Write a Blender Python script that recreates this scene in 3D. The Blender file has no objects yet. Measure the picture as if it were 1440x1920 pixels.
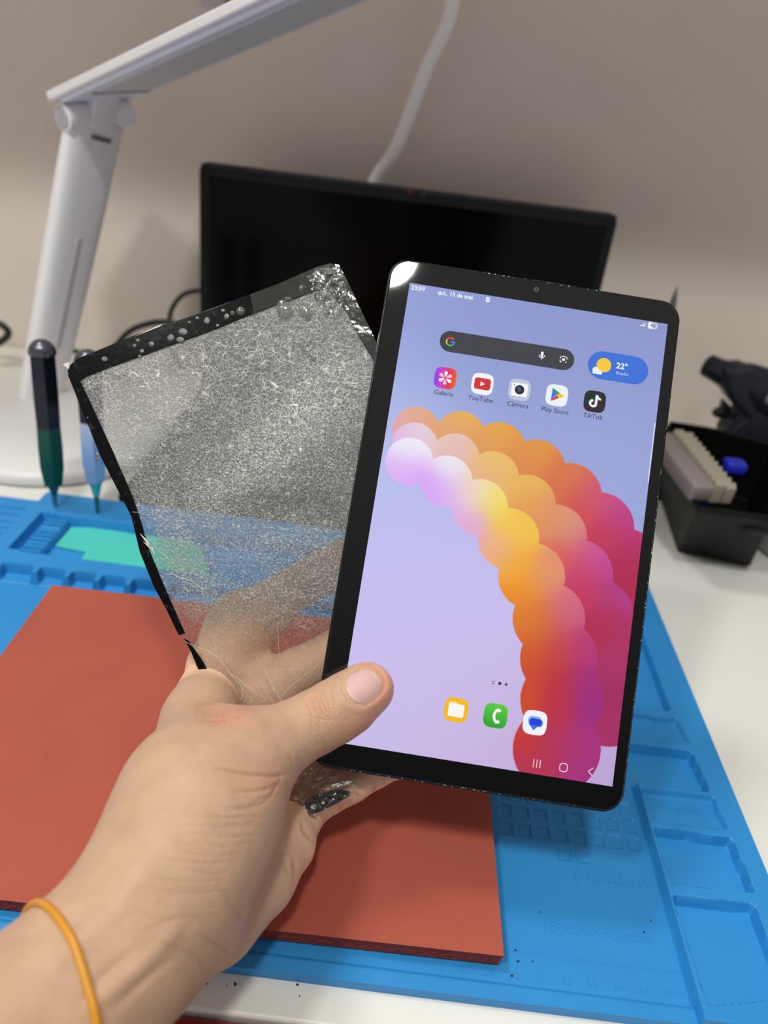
import bpy, bmesh, math, random
import numpy as np
from mathutils import Vector, Matrix
from mathutils.geometry import tessellate_polygon
from mathutils.bvhtree import BVHTree
random.seed(7); np.random.seed(7)
sc = bpy.context.scene
COL = sc.collection

# ------------------------------------------------------------------ camera
FPX = 1400.0; CX, CY = 720.0, 960.0; CAMH = 0.297
_r = math.radians(7.25)
_X = np.array([math.cos(_r), math.sin(_r), 0.0])
_F = np.array([math.sin(_r)*816, -math.cos(_r)*816, FPX]); _F /= np.linalg.norm(_F)
_U = np.cross(_F, _X)
if _U[1] > 0: _U = -_U
RM = np.stack([_X, _F, _U])                 # image frame (right, down, forward) -> world
CAM = np.array([0, 0, CAMH])
def ray(x, y): return RM @ np.array([(x-CX)/FPX, (y-CY)/FPX, 1.0])
def P(x, y, h=0.0):                          # measured point on a horizontal plane
    d = ray(x, y); return CAM + d*((h-CAMH)/d[2])
def Z(x, y, z): return CAM + ray(x, y)*z
cam_data = bpy.data.cameras.new('camera'); cam = bpy.data.objects.new('camera', cam_data); COL.objects.link(cam)
cam_data.sensor_fit = 'VERTICAL'; cam_data.sensor_height = 36; cam_data.sensor_width = 27
cam_data.lens = 36*FPX/1920; cam_data.clip_start = 0.01; cam_data.clip_end = 50
m3 = np.stack([RM @ [1,0,0], -(RM @ [0,1,0]), -(RM @ [0,0,1])], axis=1)
mw = Matrix.Identity(4)
for i in range(3):
    for j in range(3): mw[i][j] = float(m3[i, j])
    mw[i][3] = float(CAM[i])
cam.matrix_world = mw
cam_data.dof.use_dof = True; cam_data.dof.focus_distance = 0.303; cam_data.dof.aperture_fstop = 26.25/3.7
sc.camera = cam

# ------------------------------------------------------------------ light
sc.view_settings.view_transform = 'Standard'; sc.view_settings.look = 'None'
sc.view_settings.exposure = 0.0; sc.view_settings.gamma = 1.0; sc.view_settings.use_curve_mapping = False
world = bpy.data.worlds.new('room_ambient'); sc.world = world; world.use_nodes = True
_wn = world.node_tree.nodes; _wl = world.node_tree.links
_tc = _wn.new('ShaderNodeTexCoord'); _sx = _wn.new('ShaderNodeSeparateXYZ'); _rp = _wn.new('ShaderNodeValToRGB')
_wl.new(_tc.outputs['Generated'], _sx.inputs[0]); _wl.new(_sx.outputs['Z'], _rp.inputs[0]); _wl.new(_rp.outputs[0], _wn['Background'].inputs[0])
_el = _rp.color_ramp.elements; _el[0].position = 0.0; _el[0].color = (.58, .53, .525, 1); _el[1].position = 1.0; _el[1].color = (.66, .64, .62, 1)
for _p, _c in ((.14, (.48, .435, .43, 1)), (.36, (.10, .09, .09, 1)), (.60, (.36, .34, .33, 1)), (.84, (.64, .62, .60, 1))):
    _e = _el.new(_p); _e.color = _c
_wn['Background'].inputs[1].default_value = 0.85
def area(name, loc, target, size, power, color, shape='DISK', size_y=None):
    l = bpy.data.lights.new(name, 'AREA'); l.shape = shape; l.size = size
    if size_y: l.size_y = size_y
    l.energy = power; l.color = color
    o = bpy.data.objects.new(name, l); COL.objects.link(o); o.location = loc
    o.rotation_euler = (Vector(target)-Vector(loc)).to_track_quat('-Z', 'Y').to_euler()
    return o
area('ceiling_downlight', (-0.056, -0.323, 1.470), (0.0, 0.35, 0.1), 0.125, 8.2, (0.97, 1.0, 0.92))
area('ceiling_panel_light', (-0.60, 0.42, 1.55), (0.0, 0.3, 0.0), 0.26, 8.2, (1.0, 0.98, 0.95))
area('ceiling_lamp', (-0.66, -0.40, 1.50), (0.0, 0.3, 0.0), 0.16, 9.0, (0.98, 1.0, 0.92))

# ------------------------------------------------------------------ helpers
def s2l(c):
    c = np.asarray(c, dtype=float)/255.0
    return np.where(c <= 0.04045, c/12.92, ((c+0.055)/1.055)**2.4)
MATS = {}
def mat(name, rgb=(128,128,128), rough=0.5, metal=0.0, spec=0.5, bump=None, coat=0.0, trans=0.0, emis=None, alpha=1.0, var=None, sss=0.0):
    """rgb sRGB; bump=(scale, distance); var=(scale, amount)"""
    if name in MATS: return MATS[name]
    m = bpy.data.materials.new(name); m.use_nodes = True; nt = m.node_tree
    b = nt.nodes['Principled BSDF']; c = list(s2l(rgb))+[1]
    b.inputs['Base Color'].default_value = c
    b.inputs['Roughness'].default_value = rough; b.inputs['Metallic'].default_value = metal
    b.inputs['Specular IOR Level'].default_value = spec; b.inputs['Coat Weight'].default_value = coat
    b.inputs['Coat Roughness'].default_value = 0.05
    b.inputs['Transmission Weight'].default_value = trans; b.inputs['Alpha'].default_value = alpha
    tc = nt.nodes.new('ShaderNodeTexCoord')
    if var:
        n = nt.nodes.new('ShaderNodeTexNoise'); n.inputs['Scale'].default_value = var[0]; n.inputs['Detail'].default_value = 6
        nt.links.new(tc.outputs['Object'], n.inputs['Vector'])
        r = nt.nodes.new('ShaderNodeMapRange'); r.inputs['To Min'].default_value = 1-var[1]; r.inputs['To Max'].default_value = 1+var[1]
        r.inputs['From Min'].default_value = .3; r.inputs['From Max'].default_value = .7
        nt.links.new(n.outputs[0], r.inputs['Value'])
        v = nt.nodes.new('ShaderNodeVectorMath'); v.operation = 'SCALE'; v.inputs[0].default_value = c[:3]
        nt.links.new(r.outputs[0], v.inputs['Scale']); nt.links.new(v.outputs[0], b.inputs['Base Color'])
    if bump:
        n = nt.nodes.new('ShaderNodeTexNoise'); n.inputs['Scale'].default_value = bump[0]; n.inputs['Detail'].default_value = 4
        nt.links.new(tc.outputs['Object'], n.inputs['Vector'])
        bp = nt.nodes.new('ShaderNodeBump'); bp.inputs['Distance'].default_value = bump[1]
        nt.links.new(n.outputs[0], bp.inputs['Height']); nt.links.new(bp.outputs[0], b.inputs['Normal'])
    if emis:
        b.inputs['Emission Color'].default_value = list(s2l(emis[0]))+[1]; b.inputs['Emission Strength'].default_value = emis[1]
    MATS[name] = m
    return m
def origin_of(p):
    o = np.zeros(3)
    while p is not None:
        o += np.array(p.location); p = p.parent
    return o
def thing(name, label, cat, loc, group=None):
    o = bpy.data.objects.new(name, None); COL.objects.link(o); o.location = tuple(float(v) for v in loc)
    o.empty_display_size = 0.01
    o['label'] = label; o['category'] = cat
    if group: o['group'] = group
    return o
def tag(o, label, cat, group=None):
    o['label'] = label; o['category'] = cat
    if group: o['group'] = group
    return o
def build(name, V, Fc, m, parent=None, smooth=True, auto=None, bevel=None, origin=None):
    """world-space verts -> ONE mesh object under parent"""
    V = np.asarray(V, dtype=float)
    me = bpy.data.meshes.new(name)
    off = origin_of(parent) if parent is not None else (np.array(origin) if origin is not None else V.mean(axis=0))
    me.from_pydata((V-off).tolist(), [], [tuple(int(i) for i in f) for f in Fc]); me.update()
    o = bpy.data.objects.new(name, me); COL.objects.link(o)
    if parent is not None: o.parent = parent
    else: o.location = tuple(float(v) for v in off)
    for mm in (m if isinstance(m, (list, tuple)) else [m]): me.materials.append(mm)
    if smooth:
        me.polygons.foreach_set('use_smooth', [True]*len(me.polygons))
        if auto is not None:
            bm = bmesh.new(); bm.from_mesh(me)
            for e in bm.edges:
                if len(e.link_faces) == 2 and e.calc_face_angle(0) > auto: e.smooth = False
            bm.to_mesh(me); bm.free()
    if bevel:
        b = o.modifiers.new('bevel', 'BEVEL'); b.width = bevel; b.segments = 3; b.limit_method = 'ANGLE'; b.angle_limit = 0.6
        b.harden_normals = False
    return o
class G:                                      # mesh collector
    def __init__(s): s.V = []; s.F = []
    def add(s, V, F):
        n = len(s.V); s.V += [tuple(float(c) for c in v) for v in V]; s.F += [tuple(i+n for i in f) for f in F]; return s
    def box(s, c, sx, sy, sz, ax=None):       # centre, full sizes, optional axes rows
        A = np.eye(3) if ax is None else np.asarray(ax, float); c = np.asarray(c, float); V = []
        for k in (-1, 1):
            for j in (-1, 1):
                for i in (-1, 1): V.append(c + A[0]*i*sx/2 + A[1]*j*sy/2 + A[2]*k*sz/2)
        return s.add(V, [(0,2,3,1),(4,5,7,6),(0,1,5,4),(2,6,7,3),(0,4,6,2),(1,3,7,5)])
    def tube(s, pts, r, n=12, cap=True):
        pts = np.asarray(pts, float); m = len(pts); rr = np.full(m, r) if np.isscalar(r) else np.asarray(r, float)
        T = np.gradient(pts, axis=0); T /= np.linalg.norm(T, axis=1)[:, None]
        u = np.cross(T[0], [0, 0, 1.]);
        if np.linalg.norm(u) < 1e-3: u = np.cross(T[0], [1., 0, 0])
        V = []
        for i in range(m):
            u = u - T[i]*(u@T[i]); u /= np.linalg.norm(u); w = np.cross(T[i], u)
            for k in range(n):
                a = 2*math.pi*k/n; V.append(pts[i]+(u*math.cos(a)+w*math.sin(a))*rr[i])
        F = [(i*n+k, i*n+(k+1) % n, (i+1)*n+(k+1) % n, (i+1)*n+k) for i in range(m-1) for k in range(n)]
        if cap: F += [tuple(range(n))[::-1], tuple((m-1)*n+k for k in range(n))]
        return s.add(V, F)
    def prism(s, top, bot):                   # two matching rings
        n = len(top); V = list(top)+list(bot)
        F = [tuple(range(n)), tuple(range(2*n-1, n-1, -1))]+[(i, i+n, (i+1) % n+n, (i+1) % n) for i in range(n)]
        return s.add(V, F)
    def obj(s, name, m, parent=None, **k): return build(name, s.V, s.F, m, parent, **k)
def spline(pts, n=8):
    p = np.asarray(pts, float); p = np.vstack([2*p[0]-p[1], p, 2*p[-1]-p[-2]]); out = []
    for i in range(1, len(p)-2):
        for k in range(n):
            t = k/n; out.append(.5*((2*p[i])+(-p[i-1]+p[i+1])*t+(2*p[i-1]-5*p[i]+4*p[i+1]-p[i+2])*t*t+(-p[i-1]+3*p[i]-3*p[i+1]+p[i+2])*t**3))
    out.append(p[-2]); return np.array(out)
def rrect(w, h, r, n=8, cx=0, cy=0):
    out = []
    for sx, sy, a0 in ((1,1,0),(-1,1,90),(-1,-1,180),(1,-1,270)):
        for k in range(n+1):
            a = math.radians(a0+90*k/n); out.append((cx+sx*(w/2-r)+r*math.cos(a), cy+sy*(h/2-r)+r*math.sin(a)))
    return out
def sd_poly(px, py, poly):
    poly = np.asarray(poly); d = np.full(px.shape, 1e9); s = np.ones(px.shape); n = len(poly)
    for i in range(n):
        a = poly[i]; b = poly[i-1]; ex, ey = b-a; wx, wy = px-a[0], py-a[1]
        t = np.clip((wx*ex+wy*ey)/(ex*ex+ey*ey+1e-18), 0, 1)
        d = np.minimum(d, (wx-ex*t)**2+(wy-ey*t)**2)
        c1 = py >= a[1]; c2 = py < b[1]; c3 = ex*wy > ey*wx
        s = np.where((c1 & c2 & c3) | (~c1 & ~c2 & ~c3), -s, s)
    return s*np.sqrt(d)
def ss(a, b, x):
    t = np.clip((x-a)/(b-a), 0, 1); return t*t*(3-2*t)
def text_mesh(body, size, bold=0.0, align='CENTER', spacing=1.0):
    cu = bpy.data.curves.new('text', 'FONT'); cu.body = body; cu.size = size; cu.align_x = align; cu.align_y = 'CENTER'
    cu.offset = bold; cu.space_character = spacing; cu.resolution_u = 6
    o = bpy.data.objects.new('text', cu); COL.objects.link(o)
    dg = bpy.context.evaluated_depsgraph_get(); me = bpy.data.meshes.new_from_object(o.evaluated_get(dg))
    V = [(v.co.x, v.co.y) for v in me.vertices]; F = [tuple(p.vertices) for p in me.polygons]
    bpy.data.objects.remove(o); bpy.data.curves.remove(cu); bpy.data.meshes.remove(me)
    return V, F

# ------------------------------------------------------------------ the room
DZ = -0.004                                   # desk surface; 0 is the working surface of the silicone mat
def struct(o): o['kind'] = 'structure'; return o
WY = 0.775
struct(G().box((0, WY+.05, .6), 4.0, .1, 2.8).obj('wall_back', mat('wall_paint', (226,214,204), .75, bump=(260, .0006), var=(9, .03)), smooth=False))
struct(G().box((0, .3, -.83), 4.0, 3.0, .1).obj('floor', mat('floor_tile', (150,146,140), .5, var=(5, .1)), smooth=False))
# wall shelf over the desk, above the frame: it shades the upper wall
sh = thing('wall_shelf', 'white laminate shelf above the desk, fixed to the rear wall', 'shelf', (0, WY, .55))
G().box((0, WY-.15, .525), 2.6, .298, .03).obj('shelf_board', mat('shelf_laminate', (222,218,212), .45, var=(4, .02)), sh, smooth=False, bevel=.002)
# screw plate on the wall
sp = thing('screw_plate', 'small pale wall plate with a brass screw above the lamp head', 'plate', Z(437, -8, .83))
wp = CAM + ray(437, 6)*((WY-.002)/ray(437, 6)[1])
G().box((wp[0]-.004, WY-.0015, wp[2]+.012), .05, .003, .034).obj('plate', mat('plate_plastic', (200,190,190), .5, bump=(50, .0003)), sp, smooth=False, bevel=.001)
G().tube([(wp[0], WY-.003, wp[2]), (wp[0], WY-.006, wp[2]), (wp[0], WY-.0065, wp[2])], [.0062, .006, .003], 16).obj('screw', mat('brass', (150,110,70), .35, 1.0, bump=(400, .0003)), sp, auto=.6)
# desk
dk = thing('desk', 'white laminate workbench with a dark red front edge', 'desk', (0, .45, DZ))
yf = .1405
G().box((0, (yf+WY-.003)/2, DZ-.0125), 2.8, WY-.003-yf, .025).obj('desk_top', mat('white_laminate', (226,224,218), .33, bump=(900, .0001), var=(3, .015)), dk, smooth=False, bevel=.0015)
G().box((0, yf-.006, DZ-.022), 2.8, .0118, .040).obj('front_edge', mat('red_lacquer', (128,14,22), .22, coat=.5, bump=(30, .0003)), dk, smooth=False, bevel=.004)
G().box((0, yf+.03, DZ-.4), 2.76, .02, .74).obj('front_panel', mat('red_lacquer'), dk, smooth=False)

# ------------------------------------------------------------------ blue silicone repair mat (a relief surface)
def q(h, *pp): return [P(x, y, h)[:2] for x, y in pp]
MX0, MX1, MY0, MY1 = -.292, .1925, .1545, .462
STEP = .00062
gx = np.arange(MX0, MX1+STEP, STEP); gy = np.arange(MY0, MY1+STEP, STEP)
GXX, GYY = np.meshgrid(gx, gy)
HT = np.zeros(GXX.shape)
LEDGE = .0056
# outer outline with soft rounded corners
def sdr(x0, y0, x1, y1, r):
    dx = np.abs(GXX-(x0+x1)/2)-((x1-x0)/2-r); dy = np.abs(GYY-(y0+y1)/2)-((y1-y0)/2-r)
    return np.hypot(np.maximum(dx, 0), np.maximum(dy, 0))+np.minimum(np.maximum(dx, dy), 0)-r
def raise_(sd, h, w=.0012):
    global HT
    HT = np.maximum(HT, h*(1-ss(-w, w*.2, sd)))
def sink(sd, h, w=.0017):
    global HT
    k = 1-ss(-w, 0, sd); HT = HT*(1-k)+np.minimum(HT, h)*k
XL = .1425
raise_(sdr(XL, MY0-.02, MX1+.01, MY1+.01, .001), LEDGE)                # right column
raise_(-sdr(-.40, MY0+.0068, XL+.02, .60, .001), .0012, .0009)          # low front lip
TRX0, TRX1, TRY0 = -.2475, .12, .3655
TH = .0085
raise_(sdr(TRX0, TRY0, TRX1, MY1+.02, .004), TH, .0016)                 # magnetic parts tray
raise_(sdr(MX0-.02, .385, TRX0+.001, .4515, .004), .0035)
for k in range(7):                                                       # slotted pad on the left
    y = .392+k*.0082; sink(sdr(-.287, y, -.252, y+.0042, .002), .0005)
# right-hand pockets
def pocket(px, fl, r=.003, h=LEDGE):
    poly = np.array(q(h, *px)); c = poly.mean(axis=0)
    poly = c+(poly-c)*(1-r/np.linalg.norm(poly-c, axis=1)[:, None])
    sink(sd_poly(GXX, GYY, poly)-r*.8, fl)
pocket([(1261,1677),(1413,1695),(1485,1872),(1330,1885)], -.0016)
pocket([(1224,1551),(1375,1573),(1418,1672),(1258,1655)], -.0012)
pocket([(1198,1478),(1342,1495),(1367,1553),(1228,1540)], .0022, r=.0025)
pocket([(1160,1393),(1300,1410),(1333,1483),(1190,1466)], -.0012)
pocket([(1150,1336),(1274,1349),(1296,1391),(1166,1381)], .0024, r=.0025)
wl = P(1213, 1228, LEDGE); wl2 = P(1268, 1335, LEDGE)
sink(sdr(.1475, wl2[1], (wl[0]+wl2[0])/2, .452, .003), -.0006)
# tray cells
def cell(px, fl, r=.002): pocket(px, fl, r, TH)
cell([(82,958),(108,963),(40,1032),(17,1029)], .0008)
a = P(122, 968, TH); b = P(330, 1000, TH); c2 = P(70, 1037, TH)
cx0, cx1, cy0, cy1 = -.2215, .02, P(160, 1049, TH)[1], P(120, 967, TH)[1]
sink(sdr(cx0-.009, cy0, cx1, cy1, .003), .0006)
for k in range(9):                                                       # ribbed divider
    y = cy0+.003+k*(cy1-cy0-.004)/9; raise_(sdr(-.2320, y, -.2165, y+.0040, .0008), .0068, .0008)
sink(sdr(.03, cy0, .112, cy1, .003), .0006)
ry0, ry1 = P(100, 1098, TH)[1], P(100, 1064, TH)[1]
xs = [P(4, 1050, TH)[0], P(64, 1072, TH)[0], P(122, 1081, TH)[0], P(180, 1088, TH)[0], P(238, 1096, TH)[0], -.128]
xs += [-.09, -.05, -.01, .03, .07, .112]
for k in range(len(xs)-1): sink(sdr(xs[k]+.0016, ry0, xs[k+1]-.0016, ry1, .002), .001)
raise_(sdr(TRX0+.004, (ry0+ry1)/2-.004, xs[-1], ry1, .001)*0+1, 0)
# grid of small part squares in front of the tablet
k0 = P(957, 1515); k1 = P(1188, 1553); dxk = .0086
for row, (n, x0) in enumerate(((10, .0738), (10, .0738), (9, .0738+.0), (9, .078), (2, .0955+.0085))):
    pass
for row in range(5):
    y = .2188+row*.0098
    if row == 0: cols = [(.0985+.0086*i) for i in range(2)]
    else: cols = [(.0727+.0086*i) for i in range(8)]
    for x in cols: sink(sdr(x, y, x+.0062, y+.0072, .0004), -.0009, .0006)
# the foot of the relief
edge = np.minimum.reduce([GXX-gx[0], gx[-1]-GXX, GYY-gy[0], gy[-1]-GYY])
MV = np.stack([GXX, GYY, HT], -1).reshape(-1, 3)
ny, nx = GXX.shape; idx = np.arange(nx*ny).reshape(ny, nx)
MFc = np.stack([idx[:-1,:-1], idx[:-1,1:], idx[1:,1:], idx[1:,:-1]], -1).reshape(-1, 4).tolist()
ring = list(idx[0, :])+list(idx[1:, -1])+list(idx[-1, -2::-1])+list(idx[-2:0:-1, 0])
nb = len(MV); skirt = MV[ring].copy(); skirt[:, 2] = DZ+.0001; MV = np.vstack([MV, skirt]); n = len(ring)
MFc += [(ring[i], nb+i, nb+(i+1) % n, ring[(i+1) % n]) for i in range(n)]
blue = mat('blue_silicone', (42,136,204), .48, spec=.4, bump=(1500, .00006), var=(14, .05))
mt = thing('repair_mat', 'bright blue silicone repair mat with moulded trays, lying on the white desk', 'mat', (0, .3, 0))
build('mat_body', MV, MFc, blue, mt, smooth=True, auto=.9)
def emboss(name, body, px, size, h, rise=.00022, bold=0.0, rot=0.0):
    V, F = text_mesh(body, size, bold); c = P(px[0], px[1], h); g = G()
    ca, sa = math.cos(rot), math.sin(rot)
    top = [(c[0]+x*ca-y*sa, c[1]+x*sa+y*ca, h+rise) for x, y in V]
    g.add(top, F)
    cnt = {}
    for f in F:
        for i in range(len(f)):
            e = (f[i], f[(i+1) % len(f)]); cnt[e] = 1
    for (a, b) in list(cnt):
        if (b, a) not in cnt:
            g.add([top[a], top[b], (top[b][0], top[b][1], h-.0002), (top[a][0], top[a][1], h-.0002)], [(0,3,2,1)])
    return g.obj(name, blue, mt, smooth=False)
emboss('raised_lettering', 'Parts', (1372,1790), .0125, -.0016)
emboss('raised_lettering', 'Screws', (1322,1633), .0075, -.0012)
emboss('raised_lettering', 'Magnetic', (1278,1517), .0062, .0022)
emboss('raised_lettering', 'position', (1145,1644), .0105, 0)
emboss('raised_lettering', '150mmX300mm', (1118,1748), .0068, 0)
for k, t in enumerate(('27','28','29','30','31','32','33','34','35','36cm')):
    emboss('ruler_number', t, (820+48.4*k+(8 if k == 9 else 0), 1812+5.6*k), .0042, 0, .00018)
g = G()
for k in range(-320, 140):
    x = k*.001; L = .0030 if k % 10 == 0 else (.0022 if k % 5 == 0 else .0014)
    if x > -.28: g.box((x+.0025, .1735+L/2, .0000), .00022, L, .0003)
g.obj('ruler_ticks', blue, mt, smooth=False)
# cyan inserts in the tray
def slab(name, px, h0, h1, m, label=None, cat=None, parent=None, group=None, bevel=.0004):
    T = [tuple(P(x, y, h1)) for x, y in px]; B = [(x, y, h0) for x, y, _ in T]
    o = G().prism(T, B).obj(name, m, parent, smooth=False, bevel=bevel)
    if label: tag(o, label, cat, group)
    return o
cy = mat('teal_pad', (72,196,184), .55, bump=(500, .0001), var=(20, .04))
slab('silicone_pad', [(134,988),(180,989),(262,1002),(360,1013),(380,1066),(288,1060),(150,1032),(103,1023)], .0008, .0022, cy, 'pale teal silicone pad lying in the large cell of the blue tray, under another', 'pad')
slab('silicone_pad', [(172,1014),(378,1022),(392,1078),(288,1069),(152,1049)], .0023, .0037, cy, 'pale teal silicone pad on top, nearer the front of the blue tray cell', 'pad')

# red sponge pad
RT = .0085
BR = P(945, 1793, RT); e1 = P(0, 1670, RT)-BR; e1 /= np.linalg.norm(e1); e2 = P(918, 1490, RT)-BR; e2 /= np.linalg.norm(e2)
TLr = P(98, 1097, RT)
LR = np.linalg.norm((TLr-BR)@e2); BL = TLr-e2*((TLr-BR)@e2)
red = mat('red_silicone_foam', (168,82,66), .72, spec=.3, bump=(1400, .00012), var=(18, .06))
redside = bpy.data.materials.new('red_foam_cut_edge'); redside.use_nodes = True
nt = redside.node_tree; bb = nt.nodes['Principled BSDF']; bb.inputs['Roughness'].default_value = .9
vo = nt.nodes.new('ShaderNodeTexVoronoi'); vo.inputs['Scale'].default_value = 900; tc = nt.nodes.new('ShaderNodeTexCoord')
nt.links.new(tc.outputs['Object'], vo.inputs['Vector'])
cr = nt.nodes.new('ShaderNodeValToRGB'); cr.color_ramp.elements[0].position = .12; cr.color_ramp.elements[0].color = (*s2l((40,10,8)), 1)
cr.color_ramp.elements[1].position = .32; cr.color_ramp.elements[1].color = (*s2l((128,42,34)), 1)
nt.links.new(vo.outputs[0], cr.inputs[0]); nt.links.new(cr.outputs[0], bb.inputs['Base Color'])
bp = nt.nodes.new('ShaderNodeBump'); bp.inputs['Distance'].default_value = .0006; nt.links.new(vo.outputs[0], bp.inputs['Height']); nt.links.new(bp.outputs[0], bb.inputs['Normal'])
TRr = BR+e2*LR
quad = [BR, TRr, TLr, BL]
rp = thing('heat_pad', 'flat brick-red silicone foam pad lying on the blue mat', 'pad', (BR+TLr)/2*np.array([1,1,0])+[0,0,.0014])
# finely divided perimeter with a slightly ragged cut
per = []
for i in range(4):
    a, b = quad[i], quad[(i+1) % 4]; n = 60
    for k in range(n): per.append(a+(b-a)*k/n)
per = np.array(per); top = per.copy(); top[:, 2] = RT; bot = per.copy(); bot[:, 2] = .0013
cen = top.mean(axis=0); bot[:, :2] += (cen[:2]-bot[:, :2])*.006
nP = len(per); mid = (top+bot)/2; dirv = (cen-per); dirv[:, 2] = 0; dirv /= np.linalg.norm(dirv, axis=1)[:, None]
mid += dirv*(.0004+.0004*np.random.rand(nP, 1))
o = build('foam_sheet', np.vstack([top, mid, bot]), [tuple(range(nP))]+[(i+j*nP, i+(j+1)*nP, (i+1) % nP+(j+1)*nP, (i+1) % nP+j*nP) for j in (0, 1) for i in range(nP)]+[tuple(range(3*nP-1, 2*nP-1, -1))], [red, redside], rp, smooth=False)
for p in o.data.polygons:
    if 0 < p.index <= 2*nP: p.material_index = 1

# ------------------------------------------------------------------ tablet frame of reference
TM = np.array([[9.84567636e-01, 1.55230151e-01, 4.80503589e-02], [1.58001469e-01, -9.84040834e-01, 5.15172823e-03], [-7.34638894e-04, 1.15086385e-01, 3.03004200e-01]])
TU = RM @ TM[:, 0]; TU /= np.linalg.norm(TU)
TV = RM @ TM[:, 1]; TV -= TU*(TV@TU); TV /= np.linalg.norm(TV)
TN = np.cross(TU, TV)
if TN @ (CAM-(RM@TM[:, 2]+CAM)) < 0: TN = -TN
TO = RM @ TM[:, 2]+CAM                        # centre of the front face
def T3(u, v, w=0.0): return TO+TU*u+TV*v+TN*w
def uv(px, py, w=0.0):                        # picture measure -> tablet plane coordinates at depth w (w<0 behind)
    d = ray(px, py); o0 = TO+TN*w; s = ((o0-CAM)@TN)/(d@TN); p = CAM+d*s-TO
    return np.array([p@TU, p@TV])
def TP(px, py, w=0.0):
    a = uv(px, py, w); return T3(a[0], a[1], w)
def project(Pts):
    c = (np.asarray(Pts)-CAM) @ RM            # rows in image frame
    return c[:, 0]/c[:, 2]*FPX+CX, c[:, 1]/c[:, 2]*FPX+CY, c[:, 2]

tb = thing('tablet', 'black tablet with a lit lavender home screen, held upright in the hand', 'tablet', T3(0, -.1055))
W_, H_ = .1247, .211; RC = .0088
frame_m = mat('graphite_frame', (38,38,42), .3, .85, bump=(600, .0001))
def loft(name, rings, m, parent, auto=.7):
    """rings: list of (pts2d, w)"""
    n = len(rings[0][0]); V = []
    for pts, w in rings: V += [T3(x, y, w) for x, y in pts]
    F = [(j*n+i, j*n+(i+1) % n, (j+1)*n+(i+1) % n, (j+1)*n+i) for j in range(len(rings)-1) for i in range(n)]
    F += [tuple(range(n))[::-1], tuple((len(rings)-1)*n+i for i in range(n))]
    return build(name, V, F, m, parent, auto=auto)
def rr2(ins): return rrect(W_-2*ins, H_-2*ins, RC-ins, 12)
loft('back_shell', [(rr2(.0030), -.0080), (rr2(.0012), -.0077), (rr2(.0003), -.0066), (rr2(0), -.0052), (rr2(0), -.0018), (rr2(.0003), -.0008), (rr2(.0007), -.0006)], frame_m, tb)
blackglass = mat('black_glass', (5,5,6), .03, spec=.5, var=(40, .1))
loft('front_glass', [(rr2(.0009), -.0009), (rr2(.0008), -.0003), (rr2(.0011), -.00005), (rr2(.0014), 0.0)], blackglass, tb, auto=.05)
for (y, l) in ((.060, .020), (.040, .009)):
    pass
# chipped rim flecks
g = G(); sp_m = mat('chipped_edge', (190,188,182), .25, .4, bump=(900, .0002))
for k in range(120):
    side = random.choice('rrrbbt')
    if side == 'r': c = (W_/2-.0009, random.gauss(-.02, .05))
    elif side == 'b': c = (random.gauss(-.015, .03), -H_/2+.0009)
    else: c = (random.gauss(.0, .02), H_/2-.0009)
    if abs(c[0]) > W_/2-.0005+.0 or abs(c[1]) > H_/2-.0005: continue
    if side != 'r' and abs(c[0]) > W_/2-RC: continue
    if side == 'r' and abs(c[1]) > H_/2-RC: continue
    s = random.uniform(.00008, .00025)
    g.box(T3(c[0]+random.uniform(-.0002, .0002), c[1]+random.uniform(-.0002, .0002), -.0001), s*(1 if side == 'r' else 2.5), s*(2.5 if side == 'r' else 1), .0003, ax=[TU, TV, TN])
g.obj('edge_chips', sp_m, tb, smooth=False)['kind'] = 'stuff'
# side buttons on the right edge
for cyv, l in ((.062, .0065), (.047, .020)):
    g = G().box(T3(W_/2+.0001, cyv, -.0038), .0009, l, .0022, ax=[TU, TV, TN]); g.obj('side_button', frame_m, tb, bevel=.0003)

# ---- lit pixels
pix = bpy.data.materials.new('lit_pixels'); pix.use_nodes = True; nt = pix.node_tree; bb = nt.nodes['Principled BSDF']
bb.inputs['Base Color'].default_value = (.01, .01, .012, 1); bb.inputs['Roughness'].default_value = .03
at = nt.nodes.new('ShaderNodeVertexColor'); at.layer_name = 'col'
nt.links.new(at.outputs['Color'], bb.inputs['Emission Color']); bb.inputs['Emission Strength'].default_value = .97
def set_cols(o, cols):
    ca = o.data.color_attributes.new('col', 'FLOAT_COLOR', 'POINT')
    a = np.ones((len(o.data.vertices), 4), dtype=np.float32); a[:, :3] = cols
    ca.data.foreach_set('color', a.ravel())
Z1 = lambda x, y: (690+x*.38194, 740+y*.38194)
Z2 = lambda x, y: (900+x*.23611, 1100+y*.23611)
rowC = [(*Z1(203,328),117*.382),(*Z1(386,426),127*.382),(*Z1(548,553),139*.382),(*Z1(690,708),151*.382),(*Z1(803,892),164*.382),(*Z1(888,1100),178*.382),(1047.6,1234.6,72.5),(1053.6,1312,78),(1044,1404.6,82.5)]
rowB = [(*Z1(228,250),113*.382),(*Z1(425,312),122*.382),(*Z1(608,412),134*.382),(*Z1(775,540),147*.382),(*Z1(913,700),162*.382),(*Z1(1027,886),176*.382),(*Z1(1115,1090),190*.382),(*Z1(1165,1300),208*.382),(1143,1310,90)]
rowA = [(*Z1(235,177),117*.382),(*Z1(452,205),124*.382),(*Z1(640,270),135*.382),(*Z1(822,368),148*.382),(*Z1(985,498),163*.382),(*Z1(1130,655),177*.382),(*Z1(1255,850),195*.382),(*Z1(1340,1080),210*.382),(1200,1290,95)]
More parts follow.
